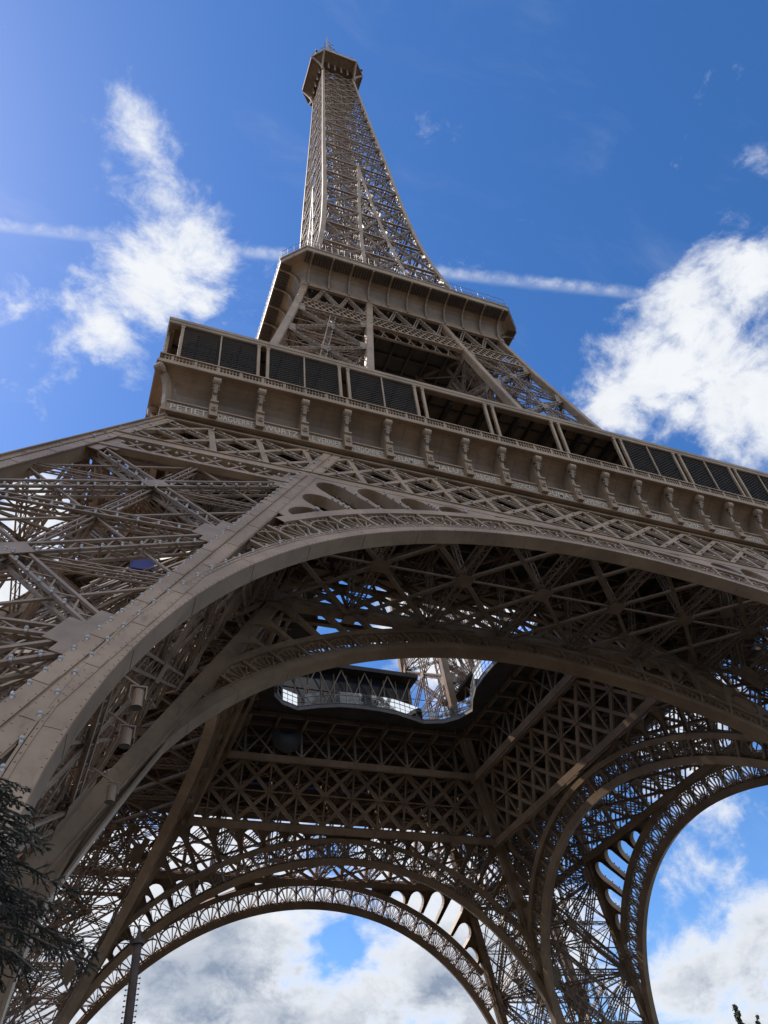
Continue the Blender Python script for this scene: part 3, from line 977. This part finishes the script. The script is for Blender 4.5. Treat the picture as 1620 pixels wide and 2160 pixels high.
for i in range(n):
    a, b = VL[i], VL[(i + 1) % n]
    em.beam((a[0], a[1], 56.45), (b[0], b[1], 56.45), .12, .5, (0, 0, 1))
    em.beam((a[0], a[1], 56.78), (b[0], b[1], 56.78), .22, .10, (0, 0, 1))
    em.beam((a[0], a[1], 58.05), (b[0], b[1], 58.05), .07, .07, (0, 0, 1))
    em.beam((a[0], a[1], 57.35), (b[0], b[1], 57.35), .04, .04, (0, 0, 1))
    L = math.dist(a, b); m = max(1, int(round(L / 1.0)))
    for j in range(m):
        f = j / m; x, y = a[0] + (b[0] - a[0]) * f, a[1] + (b[1] - a[1]) * f
        em.beam((x, y, 56.8), (x, y, 58.6), .06, .05, (1, 0, 0))
em.build("void_railing", STEELG, deck)
gl = MB()
for i in range(n):
    a, b = VL[i], VL[(i + 1) % n]
    gl.raw([(a[0], a[1], 56.85), (b[0], b[1], 56.85), (b[0], b[1], 58.55), (a[0], a[1], 58.55)], [(0, 1, 2, 3)])
gl.build("railing_glass", GLASS, deck)

# glazed pavilions standing round the void
def pavilion(rot, label, zt):
    e = empty("glass_pavilion"); tag(e, label, "pavilion", "pavilions on the first deck")
    b = MB(); b.box((-16.5, 17.2, 56.66), (8.5, 25.5, zt))
    b.build("wall", DARKG, e)
    r = MB(); r.box((-17.2, 15.4, zt + .004), (9.6, 26.5, zt + .55)); r.box((-17.0, 15.6, zt + .55), (9.4, 26.3, zt + .8))
    r.build("roof", DECK, e)
    f = MB()
    for i in range(14): x = -16.5 + 25 * i / 13; f.box((x - .08, 17.02, 56.66), (x + .08, 17.18, zt))
    for z in (57.2, 59.4, 61.6): f.box((-16.5, 17.05, z), (8.5, 17.17, z + .1))
    for i in range(7):
        x0 = -16.5 + 25 * i / 7; x1 = x0 + 25 / 7
        f.beam((x0, 16.5, 56.8), (x1, 15.9, zt), .14, .14, (0, 1, 0)); f.beam((x1, 16.6, 56.8), (x0, 16.0, zt), .14, .14, (0, 1, 0))
    f.build("frame", IRON, e)
    e.rotation_euler = (0, 0, rot)


pavilion(0, "dark glazed pavilion on the far side of the void, seen under the inner arch", 64.7)
pavilion(-math.pi / 2, "dark glazed pavilion on the right side of the void, half hidden by the curved railing", 62.6)


# ------------------------------------------------------------------ pillars between the platforms
def corner2(z, kind, ins=.5):
    ho = H(z) - ins; ii = I(z) + ins
    return {'A': Vector((-ho, -ho, z)), 'B': Vector((-ii, -ho, z)), 'C': Vector((-ho, -ii, z)), 'D': Vector((-ii, -ii, z))}[kind]


def build_shaft():
    m = MB(); nodes = [56.8, 64.0, 72.3, 81.2, 90.4, 99.6, 109.6]
    for c1, c2, n in (('A', 'B', (0, -1, .24)), ('A', 'C', (-1, 0, .24)), ('B', 'D', (1, 0, -.2)), ('C', 'D', (0, 1, -.2))):
        n = Vector(n).normalized()
        for k in range(len(nodes) - 1):
            z0, z1 = nodes[k], nodes[k + 1]
            a0, b0, a1, b1 = corner2(z0, c1), corner2(z0, c2), corner2(z1, c1), corner2(z1, c2)
            bb = 1.3 if c1 == 'A' else None
            if k < 5:
                girder(m, a0, b1, n, .62, .5, .8, ch=.11, lac=.06, bulbs=bb, trim=.4)
                girder(m, b0, a1, n, .62, .45, .8, ch=.11, lac=.06, bulbs=bb, trim=.4)
                girder(m, (a0 + b0) / 2, (a1 + b1) / 2, n, .9, .5, .9, ch=.13, lac=.07, bulbs=bb)
                mid = (a0 + b0 + a1 + b1) / 4
                for q in ((a0 + a1) / 2, (b0 + b1) / 2): m.beam(q, mid, .12, .1, n)
                m.beam(mid - UP * .5 + n * .3, mid + UP * .5 + n * .3, 1.1, .04, n)
            if k: girder(m, a0, b0, n, .5, .5, .7, ch=.1, lac=.06, trim=.4, bulbs=bb)
            for c, o in ((a0, b0), (b0, a0)):
                d = (o - c).normalized(); m.beam(c + d * .9 - UP * .8 + n * .3, c + d * .9 + UP * .8 + n * .3, .9, .04, n)
    for k in range(1, len(nodes)):
        a, b, c, d = [corner2(nodes[k], q) for q in 'ABCD']; a2, b2, c2, d2 = [corner2(nodes[k - 1], q) for q in 'ABCD']
        girder(m, a, d, UP, .4, .4, .8, ch=.08, lac=.05); girder(m, b, c, UP, .4, .36, .8, ch=.08, lac=.05)
        for s, e in ((a2, d), (b2, c), (c2, b), (d2, a)): m.bar(s, e, .13)
        # stair and lift clutter inside the shaft
        cc = (a + d) / 2; cc2 = (a2 + d2) / 2
        for ox, oy in ((-1.6, -1.6), (1.6, -1.6), (-1.6, 1.6), (1.6, 1.6)):
            girder(m, cc2 + Vector((ox, oy, 0)), cc + Vector((ox, oy, 0)), (1, 0, 0), .4, .4, .7, ch=.07, lac=.05)
        for j in range(4):
            f = j / 4; s = cc2.lerp(cc, f) + Vector((-2.4 if j % 2 else 2.4, -2.2, 0)); e = cc2.lerp(cc, f + .25) + Vector((2.4 if j % 2 else -2.4, -2.2, 0))
            m.beam(s, e, .35, .8, (0, 1, 0))
    p = m.build("pillar_shaft", IRON2, root)
    for c in 'ABCD':
        pm = MB(); zs = [56.7, 70, 84, 98, 110.2] + ([] if c != 'A' else [])
        for z0, z1 in zip(zs[:-1], zs[1:]):
            pm.beam(corner2(z0, c), corner2(z1, c), .95, .95, (0, -1, .24))
            for n in ((0, -1, .24), (0, 1, -.24), (-1, 0, .24), (1, 0, -.24)):
                n = Vector(n).normalized()
                pm.beam(corner2(z0, c) + n * .5, corner2(z1, c) + n * .5, .8, .05, n)
        pm.build("corner_post", IRON, p)
    return p


quarter(build_shaft(), root)

# belt truss just under the second platform
bt = MB()
def F2(x, z, o=0): return Vector((x, -(H(z)) - o * .97, z + o * .24))
n2 = Vector((0, -.97, .24))
for zc_, hh in ((100.3, .35), (103.8, .35)):
    xh = H(zc_) - .5
    bt.beam(F2(-xh, zc_, -.3), F2(xh, zc_, -.3), hh, .5, n2); bt.beam(F2(-xh, zc_, -1.6), F2(xh, zc_, -1.6), hh, .3, n2)
xh = H(102) - .6; k = 34
for i in range(k):
    x0 = -xh + 2 * xh * i / k; x1 = -xh + 2 * xh * (i + 1) / k; x2 = x1 + (x1 - x0)
    bt.beam(F2(x0, 100.4, -.2), F2(min(x2, xh), 103.7, -.2), .16, .12, n2); bt.beam(F2(min(x2, xh), 100.4, -.24), F2(x0, 103.7, -.24), .16, .12, n2)
    if i % 2 == 0: bt.beam(F2(x0, 100.4, -1.5), F2(x1, 103.7, -1.5), .2, .1, n2); bt.beam(F2(x1, 100.4, -1.5), F2(x0, 103.7, -1.5), .2, .1, n2)
    BULBS.append(F2(x0, 100.5, .1)); BULBS.append(F2(x0, 103.8, .1))
xs_ = [-H(104) + .6, -I(104) - .5, 0, I(104) + .5, H(104) - .6]
tri = np.linspace(-15.8, 15.8, 9)
for i in range(8):
    a, b = tri[i], tri[i + 1]; mid = (a + b) / 2
    girder(bt, F2(a, 104, -.3), F2(mid, 109.5, -.3), n2, .5, .5, .7, ch=.1, lac=.06, bulbs=1.2); girder(bt, F2(mid, 109.5, -.3), F2(b, 104, -.3), n2, .5, .5, .7, ch=.1, lac=.06, bulbs=1.2)
belt = bt.build("belt_truss", IRON, root)
quarter(belt, root)

# dark floor under the second platform
um = MB(); um.poly([[(-17, -17), (17, -17), (17, 17), (-17, 17)]], lambda a, b, d: (a, b, d), 109.8, 110.0)
for i in range(-5, 6):
    um.box((i * 3.1 - .15, -16.8, 109.0), (i * 3.1 + .15, 16.8, 109.78)); um.box((-16.8, i * 3.1 - .12, 109.3), (16.8, i * 3.1 + .12, 109.76))
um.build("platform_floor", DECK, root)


def octa(h, c, z):
    c = min(c, h - .01)
    return [(-h + c, -h, z), (h - c, -h, z), (h, -h + c, z), (h, h - c, z), (h - c, h, z), (-h + c, h, z), (-h, h - c, z), (-h, -h + c, z)]


pm = MB()
prof = [(16.9, .15, 109.55), (17.35, .15, 109.6), (17.4, .2, 109.75), (17.4, .2, 110.2), (17.2, .25, 110.3), (17.2, .4, 111.4), (17.3, .6, 112.2), (17.6, 1.0, 112.9), (18.05, 1.5, 113.4),
        (18.6, 2.0, 113.75), (19.4, 2.7, 113.95), (20.2, 3.1, 114.0), (20.55, 3.25, 114.0), (20.62, 3.28, 114.1), (20.62, 3.28, 115.0), (20.72, 3.29, 115.08), (20.72, 3.29, 115.26), (20.4, 3.25, 115.3), (10, 1.5, 115.3)]
pm.grid([octa(h, c, z) for h, c, z in prof], False, True)
plat = pm.build("viewing_platform", IRON, root)
# slats on the flat part of the soffit
sl = MB()
for k in range(4):
    a = k * math.pi / 2; ca, sa = math.cos(a), math.sin(a); sl = MB()
    for i in range(80):
        x = -17.2 + 34.4 * i / 79
        p = [(x * ca + 18.75 * sa, x * sa - 18.75 * ca, 113.66), (x * ca + 20.4 * sa, x * sa - 20.4 * ca, 113.90)]
        sl.beam(p[0], p[1], .26, .07, (0, 0, 1))
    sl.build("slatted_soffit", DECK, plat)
bk = MB()
curve = [(17.38, 109.9), (17.45, 111.2), (17.65, 112.2), (18.1, 113.0), (18.8, 113.5), (19.6, 113.75), (20.5, 113.85)]
for (a, b), (c, d) in zip(curve[:-1], curve[1:]):
    dd = Vector((0, -(c - a), d - b)).normalized()
    bk.beam(Vector((0, -a, b)) - dd * .03, Vector((0, -c, d)) + dd * .03, .26, .34, (0, -1, -.5))
b0 = bk.build("bracket", IRON, plat)
first = True
for k in range(4):
    a = k * math.pi / 2
    for i in range(11):
        x = -16.3 + 32.6 * i / 10
        b = b0 if first else b0.copy()
        if not first: C.objects.link(b); b.parent = plat
        first = False
        b.location = (x * math.cos(a), x * math.sin(a), 0); b.rotation_euler = (0, 0, a)
rl = MB()
ring = octa(20.5, 3.2, 115.3)
for i in range(8):
    a, b = Vector(ring[i]), Vector(ring[(i + 1) % 8]); L = (b - a).length; m = int(L / 1.0)
    for z in (.55, 1.1, 2.4): rl.beam(a + UP * z, b + UP * z, .05, .05, UP)
    for j in range(m): q = a.lerp(b, j / m); rl.beam(q, q + UP * 2.4, .05, .05, (1, 0, 0))
rl.build("railing", STEELG, plat)

# ------------------------------------------------------------------ the spire
ND = [115.2, 127.0, 138.4, 149.5, 160.0, 170.0, 179.7, 189.3, 199.2, 208.2, 216.7, 225.0, 231.8, 239.5, 246.6, 253.1, 259.4, 265.2, 270.5]


def build_spire():
    m = MB()
    for k in range(len(ND) - 1):
        z0, z1 = ND[k], ND[k + 1]
        h0, h1 = H(z0) - .3, H(z1) - .3
        i0, i1 = I(z0), I(z1)
        s = max(.45, 1 - (z0 - 115) / 260)
        n = Vector((0, -1, (h0 - h1) / (z1 - z0))).normalized()
        def Pt(x, z, o=0):
            h = h0 + (h1 - h0) * (z - z0) / (z1 - z0); return Vector((x, -h, z)) + n * o
        bb = 1.4 if z0 < 190 else None
        # horizontal
        m.beam(Pt(-h0, z0, -.05), Pt(h0, z0, -.05), .42 * s + .1, .5 * s, n)
        m.beam(Pt(-h0, z0, -.7), Pt(h0, z0, -.7), .3 * s, .2, n)
        if i0 > .8:
            # two leg faces
            for sg in (-1, 1):
                a0, a1, b0, b1 = Pt(sg * h0, z0), Pt(sg * h1, z1), Pt(sg * i0, z0), Pt(sg * max(i1, .2), z1)
                girder(m, a0, b1, n, .55 * s, .4 * s, .8, ch=.1, lac=.06, bulbs=bb); girder(m, b0, a1, n, .55 * s, .36 * s, .8, ch=.1, lac=.06, bulbs=bb)
                m.beam((a0 + a1) / 2, (b0 + b1) / 2, .16, .14, n)
            zm = (z0 + z1) / 2
            if i0 > 1.6:
                girder(m, Pt(-i0, z0), Pt(max(i1, .2), z1), n, .45, .34, .8, ch=.09, lac=.06); girder(m, Pt(i0, z0), Pt(-max(i1, .2), z1), n, .45, .3, .8, ch=.09, lac=.06)
        else:
            for sg in (-1, 1):
                a0, a1, b0, b1 = Pt(sg * h0, z0), Pt(sg * h1, z1), Pt(0, z0), Pt(0, z1)
                for A, B, sd in ((a0, b1, True), (b0, a1, False)):
                    girder(m, A, B, n, .5 * s, .36 * s, .8, ch=.09, lac=.06, sides=sd, bulbs=bb)
                m.beam((a0 + a1) / 2, (b0 + b1) / 2, .13, .1, n)
        # inner plane of each leg face and dense lift works
        q = i0 if i0 > .8 else .0
        if i0 > .8:
            n_i = Vector((0, 1, 0))
            for sg in (-1, 1):
                A0, A1 = Vector((sg * h0, -i0, z0)), Vector((sg * h1, -max(i1, .2), z1)); B0, B1 = Vector((sg * i0, -i0, z0)), Vector((sg * max(i1, .2), -max(i1, .2), z1))
                girder(m, A0, B1, n_i, .5, .34, .9, ch=.09, lac=.05, sides=False); girder(m, B0, A1, n_i, .5, .3, .9, ch=.09, lac=.05, sides=False)
                m.beam(A0, B0, .24, .2, n_i)
        # horizontal diaphragm
        m.beam((-h0, -h0, z0), (0, 0, z0), .2, .2, UP); m.beam((h0, -h0, z0), (0, 0, z0), .2, .2, UP); m.beam((0, -h0, z0), (0, 0, z0), .2, .2, UP)
        # lift shaft and stairs in the core
        for x in (-1.5, 1.5):
            m.beam((x * 1.0, -2.0, z0), (x, -2.0, z1), .22, .22, (1, 0, 0))
        nq = 3
        for j in range(nq):
            za = z0 + (z1 - z0) * j / nq; zb = z0 + (z1 - z0) * (j + 1) / nq
            m.beam((-1.5, -2.0, za), (1.5, -2.0, zb), .14, .1, (0, 1, 0)); m.beam((1.5, -2.03, za), (-1.5, -2.03, zb), .14, .1, (0, 1, 0)); m.beam((-1.5, -2, za), (1.5, -2, za), .16, .12, (0, 1, 0))
            w = min(3.4, h1 - 1.2); w = max(w, .8)
            m.beam((-w if j % 2 else w, -h1 * .62, za), (w if j % 2 else -w, -h1 * .62, zb), .26, .10, (0, 1, 0))
            if h0 > 7: m.beam((-h0 * .8 if j % 2 else h0 * .8, -h0 * .82, za), (0, -h0 * .82, zb), .22, .10, (0, 1, 0))
    o = m.build("spire", IRON2, root)
    # corner rib and the ribs that merge into a centre line
    pm = MB(); RB = {-1: MB(), 1: MB()}; IB = {-1: MB(), 1: MB()}
    zz = np.linspace(115.0, 271.0, 34)
    for z0, z1 in zip(zz[:-1], zz[1:]):
        w = .95 - .35 * (z0 - 115) / 156
        a, b = Vector((-H(z0) + w / 2, -H(z0) + w / 2, z0)), Vector((-H(z1) + w / 2, -H(z1) + w / 2, z1 + .02))
        pm.beam(a, b, w, w, (0, -1, 0))
        for n in ((0, -1, 0), (-1, 0, 0)): pm.beam(a + Vector(n) * w * .5, b + Vector(n) * w * .5, w * .8, .06, n)
        for sg in (-1, 1):
            rb = RB[sg]; x0, x1 = max(I(z0), .0) * sg, max(I(z1), .0) * sg
            if I(z0) <= .01 and sg < 0: break
            rb.beam((x0, -H(z0) + .2, z0), (x1, -H(z1) + .2, z1 + .02), w * (.85 if I(z0) > 0 else .8), .16, (0, -1, .05))
            if I(z0) > .5: IB[sg].beam((x0, -I(z0), z0), (x1, -I(z1), z1), .22, .2, (0, -1, 0))
    pm.build("corner_post", IRON, o); RB[-1].build("face_rib", IRON, o); RB[1].build("face_rib", IRON, o); IB[-1].build("inner_rib", IRON, o); IB[1].build("inner_rib", IRON, o)
    return o


quarter(build_spire(), root)

# ------------------------------------------------------------------ summit
cm = MB()
prof = [(5.4, 1.0, 276.3), (8.2, 3.1, 276.9), (8.5, 3.25, 276.9), (8.57, 3.29, 277.0), (8.57, 3.29, 278.0), (8.4, 3.2, 278.1), (6.5, 2.4, 278.2), (6.3, 2.3, 281.6), (6.5, 2.4, 281.7), (5.5, 2.0, 282.4), (.5, .1, 283.2)]
cm.grid([octa(h, c, z) for h, c, z in prof], False, True)
cabin = cm.build("summit_cabin", IRON, root)
sm = MB()
for k in range(4):
    a = k * math.pi / 2; ca, sa = math.cos(a), math.sin(a)
    def RT(x, y, z): return (x * ca - y * sa, x * sa + y * ca, z)
    for i in range(5):
        x0 = -5.2 + 2.08 * i
        sm.beam(RT(x0, -5.4, 276.0), RT(x0 + 2.08, -8.1, 276.65), .12, .14, UP); sm.beam(RT(x0 + 2.08, -5.4, 276.0), RT(x0, -8.1, 276.65), .12, .14, UP)
        sm.beam(RT(x0, -5.3, 271.5), RT(x0, -5.6, 276.2), .5, .3, (0, 1, 0))
    sm.beam(RT(-5.3, -8.45, 276.75), RT(5.3, -8.45, 276.75), .25, .35, UP)
    sm.beam(RT(-5.3, -8.4, 276.75), RT(-8.4, -5.3, 276.75), .25, .35, UP)
    for x in np.linspace(-5.3, 5.3, 22): sm.beam(RT(x, -8.4, 278), RT(x, -8.4, 280.2), .06, .06, (1, 0, 0))
    for z in (279.2, 280.2): sm.beam(RT(-5.3, -8.4, z), RT(5.3, -8.4, z), .05, .05, UP); sm.beam(RT(-5.3, -8.4, z), RT(-8.4, -5.3, z), .05, .05, UP)
sm.build("cabin_frame", IRON2, cabin)
bm_ = MB()
for k in range(4):
    a = k * math.pi / 2; ca, sa = math.cos(a), math.sin(a)
    def RT(x, y, z): return Vector((x * ca - y * sa, x * sa + y * ca, z))
    for (px, py) in ((-5.28, -8.5), (-8.5, -5.28)):
        pts = []; bm_ = MB()
        for i in range(9):
            f = i / 8; g_ = f ** 2.2
            pts.append(RT(-5.2 + (px + 5.2) * g_, -5.2 + (py + 5.2) * g_, 268.5 + 8.3 * f))
        for p, q in zip(pts[:-1], pts[1:]): bm_.beam(p, q, .55, .42, RT(px, py, 0))
        bm_.build("corner_bracket", IRON, cabin)
# mast
mm = MB()
for z0, z1, w in ((283, 297, 1.5), (297, 310, 1.0)):
    girder(mm, (0, 0, z0), (0, 0, z1), (0, -1, 0), w * 2, w * 2, 1.6, ch=.25, lac=.14)
mm.tube([(0, 0, 310), (0, 0, 322), (0, 0, 330)], [.55, .45, .2], 8)
mast = mm.build("mast", STEELG, root)
am = MB()
for z in (303, 307, 311, 315):
    for a in (0.2, 1.77, 3.34, 4.91):
        L = 2.6 if z < 310 else 1.9
        e = Vector((math.cos(a) * L, math.sin(a) * L, z)); am.beam((0, 0, z), e, .16, .16, UP); am.beam(e - UP * 1.0, e + UP * 1.0, .2, .2, (1, 0, 0)); t = Vector((-math.sin(a), math.cos(a), 0))
        am.beam(e - t * 1.1, e + t * 1.1, .15, .15, UP)
am.build("antenna", STEELG, mast)
whip = MB()
for i, (x, y) in enumerate(((-7.5, -7.0), (7.8, -6.5), (8.0, -4), (5, -8), (-2, -8.2), (-8, 1), (-8, 5), (7.5, 4), (2.5, -8.2))):
    hgt = (2, 3, 2.2, 3.5, 2, 2.4, 3, 2.4, 2.8)[i]
    whip.beam((x, y, 278), (x, y, 278 + hgt), .09, .09, (1, 0, 0)); whip.box((x - .3, y - .3, 278), (x + .3, y + .3, 279))
whip.build("whip_antenna", STEELG, cabin)
yb = MB(); yb.box((-6.9, -4.6, 282.0), (-5.7, -3.4, 286.6)); yb.tube([(-6.3, -4.0, 286.6), (-6.3, -4, 288.5)], .35, 8)
yb.build("radio_panel", YELLOW, cabin)

# ------------------------------------------------------------------ sparkle bulbs
pos = []
for k in range(4):
    a = k * math.pi / 2; ca, sa = math.cos(a), math.sin(a)
    for b in BULBS: pos.append(Vector((b.x * ca - b.y * sa, b.x * sa + b.y * ca, b.z)))
# edges of the inner posts and the rims carry bulbs too
for sg in (-1, 1):
    for i in range(60):
        z = 6 + 43 * i / 60
        pos.append(Vector(FO(sg * (I(z) + 2.15), z, .08)))
for i in range(90):
    t = R(8) + R(164) * i / 89
    pos.append(Vector(FO((36.56 + .95) * math.cos(t), 5.62 + .945 * 37.5 * math.sin(t), .08)))
def key(p):
    d = p - CAM; z = d.dot(_f)
    if z < 1: return 1e9
    u = 810 + 1645.44 * d.dot(_r) / z; v = 1080 - 1645.44 * d.dot(_u) / z
    return z if (0 < u < 1620 and 0 < v < 2160) else 1e6 + z
pos.sort(key=key)
bp = MB(); bp.ball((0, 0, 0), .082, 8, 5); bp.box((-.05, -.05, -.2), (.05, .05, -.06))
b0 = bp.build("bulb", BULB, root, smooth=True)
for i, p in enumerate(pos[:100]):
    b = b0 if i == 0 else b0.copy()
    if i: C.objects.link(b); b.parent = root
    b.location = p
rest = MB()
for p in pos[100:]: rest.ball(p, .105, 6, 4)
tag(rest.build("bulbs", BULB, root, smooth=True), None, None, None, "stuff")

# ------------------------------------------------------------------ loose things
# floodlights hung on the inner flank of the near leg
for i, (p, lab) in enumerate((((-33.7, -49.52, 16.52), "brown barrel floodlight hung highest on the inner side of the near leg"),
                              ((-33.7, -46.61, 16.63), "brown barrel floodlight hung between the two other barrel lights"),
                              ((-33.7, -42.39, 16.43), "brown barrel floodlight hung lowest, just above the dark fir branches"))):
    e = empty("floodlight", p); tag(e, lab, "floodlight", "floodlights on the near leg")
    m = MB(); m.tube([(0, 0, .35), (0, 0, .3), (0, 0, -.30), (0, 0, -.34)], [.13, .19, .19, .215], 16); m.build("housing", IRON, e, smooth=False)
    l = MB(); l.tube([(0, 0, -.30), (0, 0, -.352)], [.19, .19], 16); l.build("lens", DARKG, e)
    k = MB(); k.beam((-.27, 0, 0), (-.27, 0, .5), .05, .04, (1, 0, 0)); k.beam((.27, 0, 0), (.27, 0, .5), .05, .04, (1, 0, 0)); k.beam((-.29, 0, .5), (.29, 0, .5), .05, .05, UP); k.beam((0, 0, .5), (-.8, 0, 1.0), .07, .07, (0, 1, 0)); k.build("bracket", IRON, e)

# tall pole with studs of bulbs, bottom left
e = empty("studded_pole", (-32.95, -52.2, 0)); tag(e, "tall rust brown pole with rows of small studs, under the far arch", "pole")
m = MB(); m.tube([(0, 0, 0), (0, 0, .5), (0, 0, .52), (0, 0, 8.05)], [.2, .2, .115, .105], 10); m.tube([(0, 0, 8.05), (0, 0, 8.15)], [.17, .17], 10); m.tube([(0, 0, 8.15), (0, 0, 8.5)], [.07, .02], 8)
m.build("shaft", RUST, e)
s = MB()
for i in range(56):
    z = 1.2 + i * .115
    for sg in (-1, 1):
        d = _r * sg; d = Vector((d.x, d.y, 0)).normalized()
        q = Vector((0, 0, z)) + d * .155; s.beam(Vector((0, 0, z)) + d * .1, q, .014, .014, UP); s.ball(q, .022, 6, 4)
s.build("stud", RUST, e)

# blue sign on the lift in the near leg
e = MB(); e.box((-.62, -.05, -.42), (.62, .05, .42)); e.box((-.7, .06, -.5), (.7, .12, .5)); bs = e.build("blue_sign", BLUEP); bs.location = (-33.85, -39.6, 31.0)
tag(bs, "small blue panel fixed inside the near leg lattice", "sign")

# hanging grey net under the far truss
m = MB(); P = []
for i in range(13):
    u = -1 + 2 * i / 12; row = []
    for j in range(9):
        v = j / 8
        row.append((u * 2.0 * (1 - .25 * v ** 3), -.9 * math.sin(math.pi * (u + 1) / 2) * math.sin(math.pi * v) , 2.0 - .5 * (1 - u * u) * (1 - v) - v * 3.4 * (1 - .22 * u * u)))
    P.append(row)
m.grid(P)
P2 = [[(x, y + .03, z) for x, y, z in r] for r in P]; m.grid(P2, flip=True)
net = m.build("hanging_net", NET, smooth=True); net.location = (-9.9, 17.6, 53.2)
tag(net, "sagging grey net slung inside the far lattice below the void", "net")


# ------------------------------------------------------------------ trees
def at(px, py, D):
    d = _f + _r * ((px - 810) / 1645.44) + _u * ((1080 - py) / 1645.44)
    h = Vector((d.x, d.y)).length
    return CAM + d * (D / h)


def fir(loc, hgt, label, seed):
    rd = random.Random(seed)
    e = empty("fir_tree", loc); tag(e, label, "tree")
    t = MB(); t.tube([(0, 0, 0), (.03, 0, hgt * .5), (0, .02, hgt)], [.22, .12, .015], 10); t.build("trunk", BARK, e)
    b = MB(); nd = MB()
    z = hgt * .67
    V = []; F = []
    def needles(p, q, n, L):
        a = (q - p); al = a.length; a = a / al
        u = a.cross(UP); u = u.normalized() if u.length > .01 else Vector((1, 0, 0)); w = a.cross(u)
        for i in range(n):
            f = (i + rd.random()) / n; c = p + a * al * f
            an = rd.uniform(0, 6.28); d = (u * math.cos(an) + w * math.sin(an) * .7 + a * rd.uniform(.5, 1.0)).normalized()
            l = L * rd.uniform(.7, 1.2); s = a.cross(d)
            s = s.normalized() * .0065 if s.length > .01 else u * .0065
            k = len(V); V.extend([c - s, c + s, c + d * l]); F.append((k, k + 1, k + 2))
    while z < hgt - .15:
        R0 = min(1.8, (hgt - z) * .85 + .35)
        nb = 7
        a0 = rd.uniform(0, 6.28)
        for i in range(nb):
            a = a0 + i * 6.283 / nb + rd.uniform(-.25, .25); L = R0 * rd.uniform(.65, 1.25)
            d = Vector((math.cos(a), math.sin(a), 0)); pts = []
            for j in range(7):
                f = j / 6; pts.append(Vector((0, 0, z)) + d * L * f + UP * (-.15 * L * f - .22 * L * f * f + rd.uniform(-.06, .06)) + Vector((-d.y, d.x, 0)) * rd.uniform(-.07, .07))
            b.tube(pts, [.03 * (1 - j / 6.5) + .006 for j in range(7)], 5)
            sd = Vector((-d.y, d.x, 0))
            m = int(L / .05)
            for j in range(1, m):
                f = j / m; c0 = pts[min(5, int(f * 6))].lerp(pts[min(6, int(f * 6) + 1)], f * 6 - int(f * 6))
                if rd.random() < .12: continue
                sg = rd.choice((-1, 1))
                l = (.16 + .46 * (1 - f)) * min(1, L * .6) * rd.uniform(.4, 1.3)
                v = (sd * sg * rd.uniform(.3, 1.0) + d * rd.uniform(.1, .8) + UP * rd.uniform(-.7, .15)).normalized()
                p0 = c0
                for h in range(3):
                    v = (v - UP * rd.uniform(.0, .16) + sd * rd.uniform(-.2, .2) + d * rd.uniform(-.15, .2)).normalized()
                    q = p0 + v * l * .36
                    b.bar(p0, q, .007); needles(p0, q, int(l * 130) + 12, .030)
                    for g_ in range(2):
                        if rd.random() < .7:
                            vv = (v + sd * rd.uniform(-1, 1) - UP * rd.uniform(0, .7)).normalized()
                            qq = q + vv * l * rd.uniform(.12, .3); needles(q, qq, int(l * 60) + 8, .028)
                    p0 = q
            needles(pts[3], pts[6], 60, .05)
        z += rd.uniform(.15, .34)
    b.build("branch", BARK, e)
    nd.raw([tuple(v) for v in V], F); nd.build("crown", NEEDLE, e)


_q = at(-95, 1850, 13.0); _t = at(-95, 1585, 13.0)
fir((_q.x, _q.y, 0), _t.z, "dark fir tree with drooping branches at the lower left edge", 3)


def leafy(loc, hgt, label, seed, spread):
    rd = random.Random(seed); e = empty("distant_tree", loc); tag(e, label, "tree", "tree tips on the horizon")
    t = MB(); t.tube([(0, 0, 0), (.1, .1, hgt * .6), (0, 0, hgt - .2)], [.4, .22, .03], 8)
    lf = MB(); V = []; F = []
    for k in range(90):
        f = rd.random() ** .7; z = hgt * (.25 + .75 * f); L = spread * (1 - f) ** .8 + .15; a = rd.uniform(0, 6.28)
        q = Vector((math.cos(a) * L, math.sin(a) * L, z + L * .35)); p = Vector((0, 0, z - L * .15)); t.tube([p, (p + q) / 2 - UP * .1, q], [.05, .03, .012], 4)
        for i in range(34):
            c = p.lerp(q, rd.uniform(.3, 1.08)) + Vector((rd.gauss(0, .14), rd.gauss(0, .14), rd.gauss(0, .18)))
            n = Vector((rd.gauss(0, 1), rd.gauss(0, 1), rd.gauss(0, 1))).normalized(); u = n.orthogonal().normalized() * .15; w = n.cross(u)
            kk = len(V); V.extend([c - u - w * .6, c + u - w * .6, c + u * .7 + w, c - u * .7 + w]); F.append((kk, kk + 1, kk + 2, kk + 3))
    t.build("trunk", BARK, e); lf.raw([tuple(v) for v in V], F); lf.build("crown", LEAF, e)


q = at(1549, 2122, 172); leafy((q.x, q.y, 0), q.z, "distant tree, taller of the two tips at the lower right corner", 5, 1.7)
q = at(1597, 2146, 172); leafy((q.x, q.y, 0), q.z, "distant tree, lower of the two tips at the lower right corner", 9, 1.7)
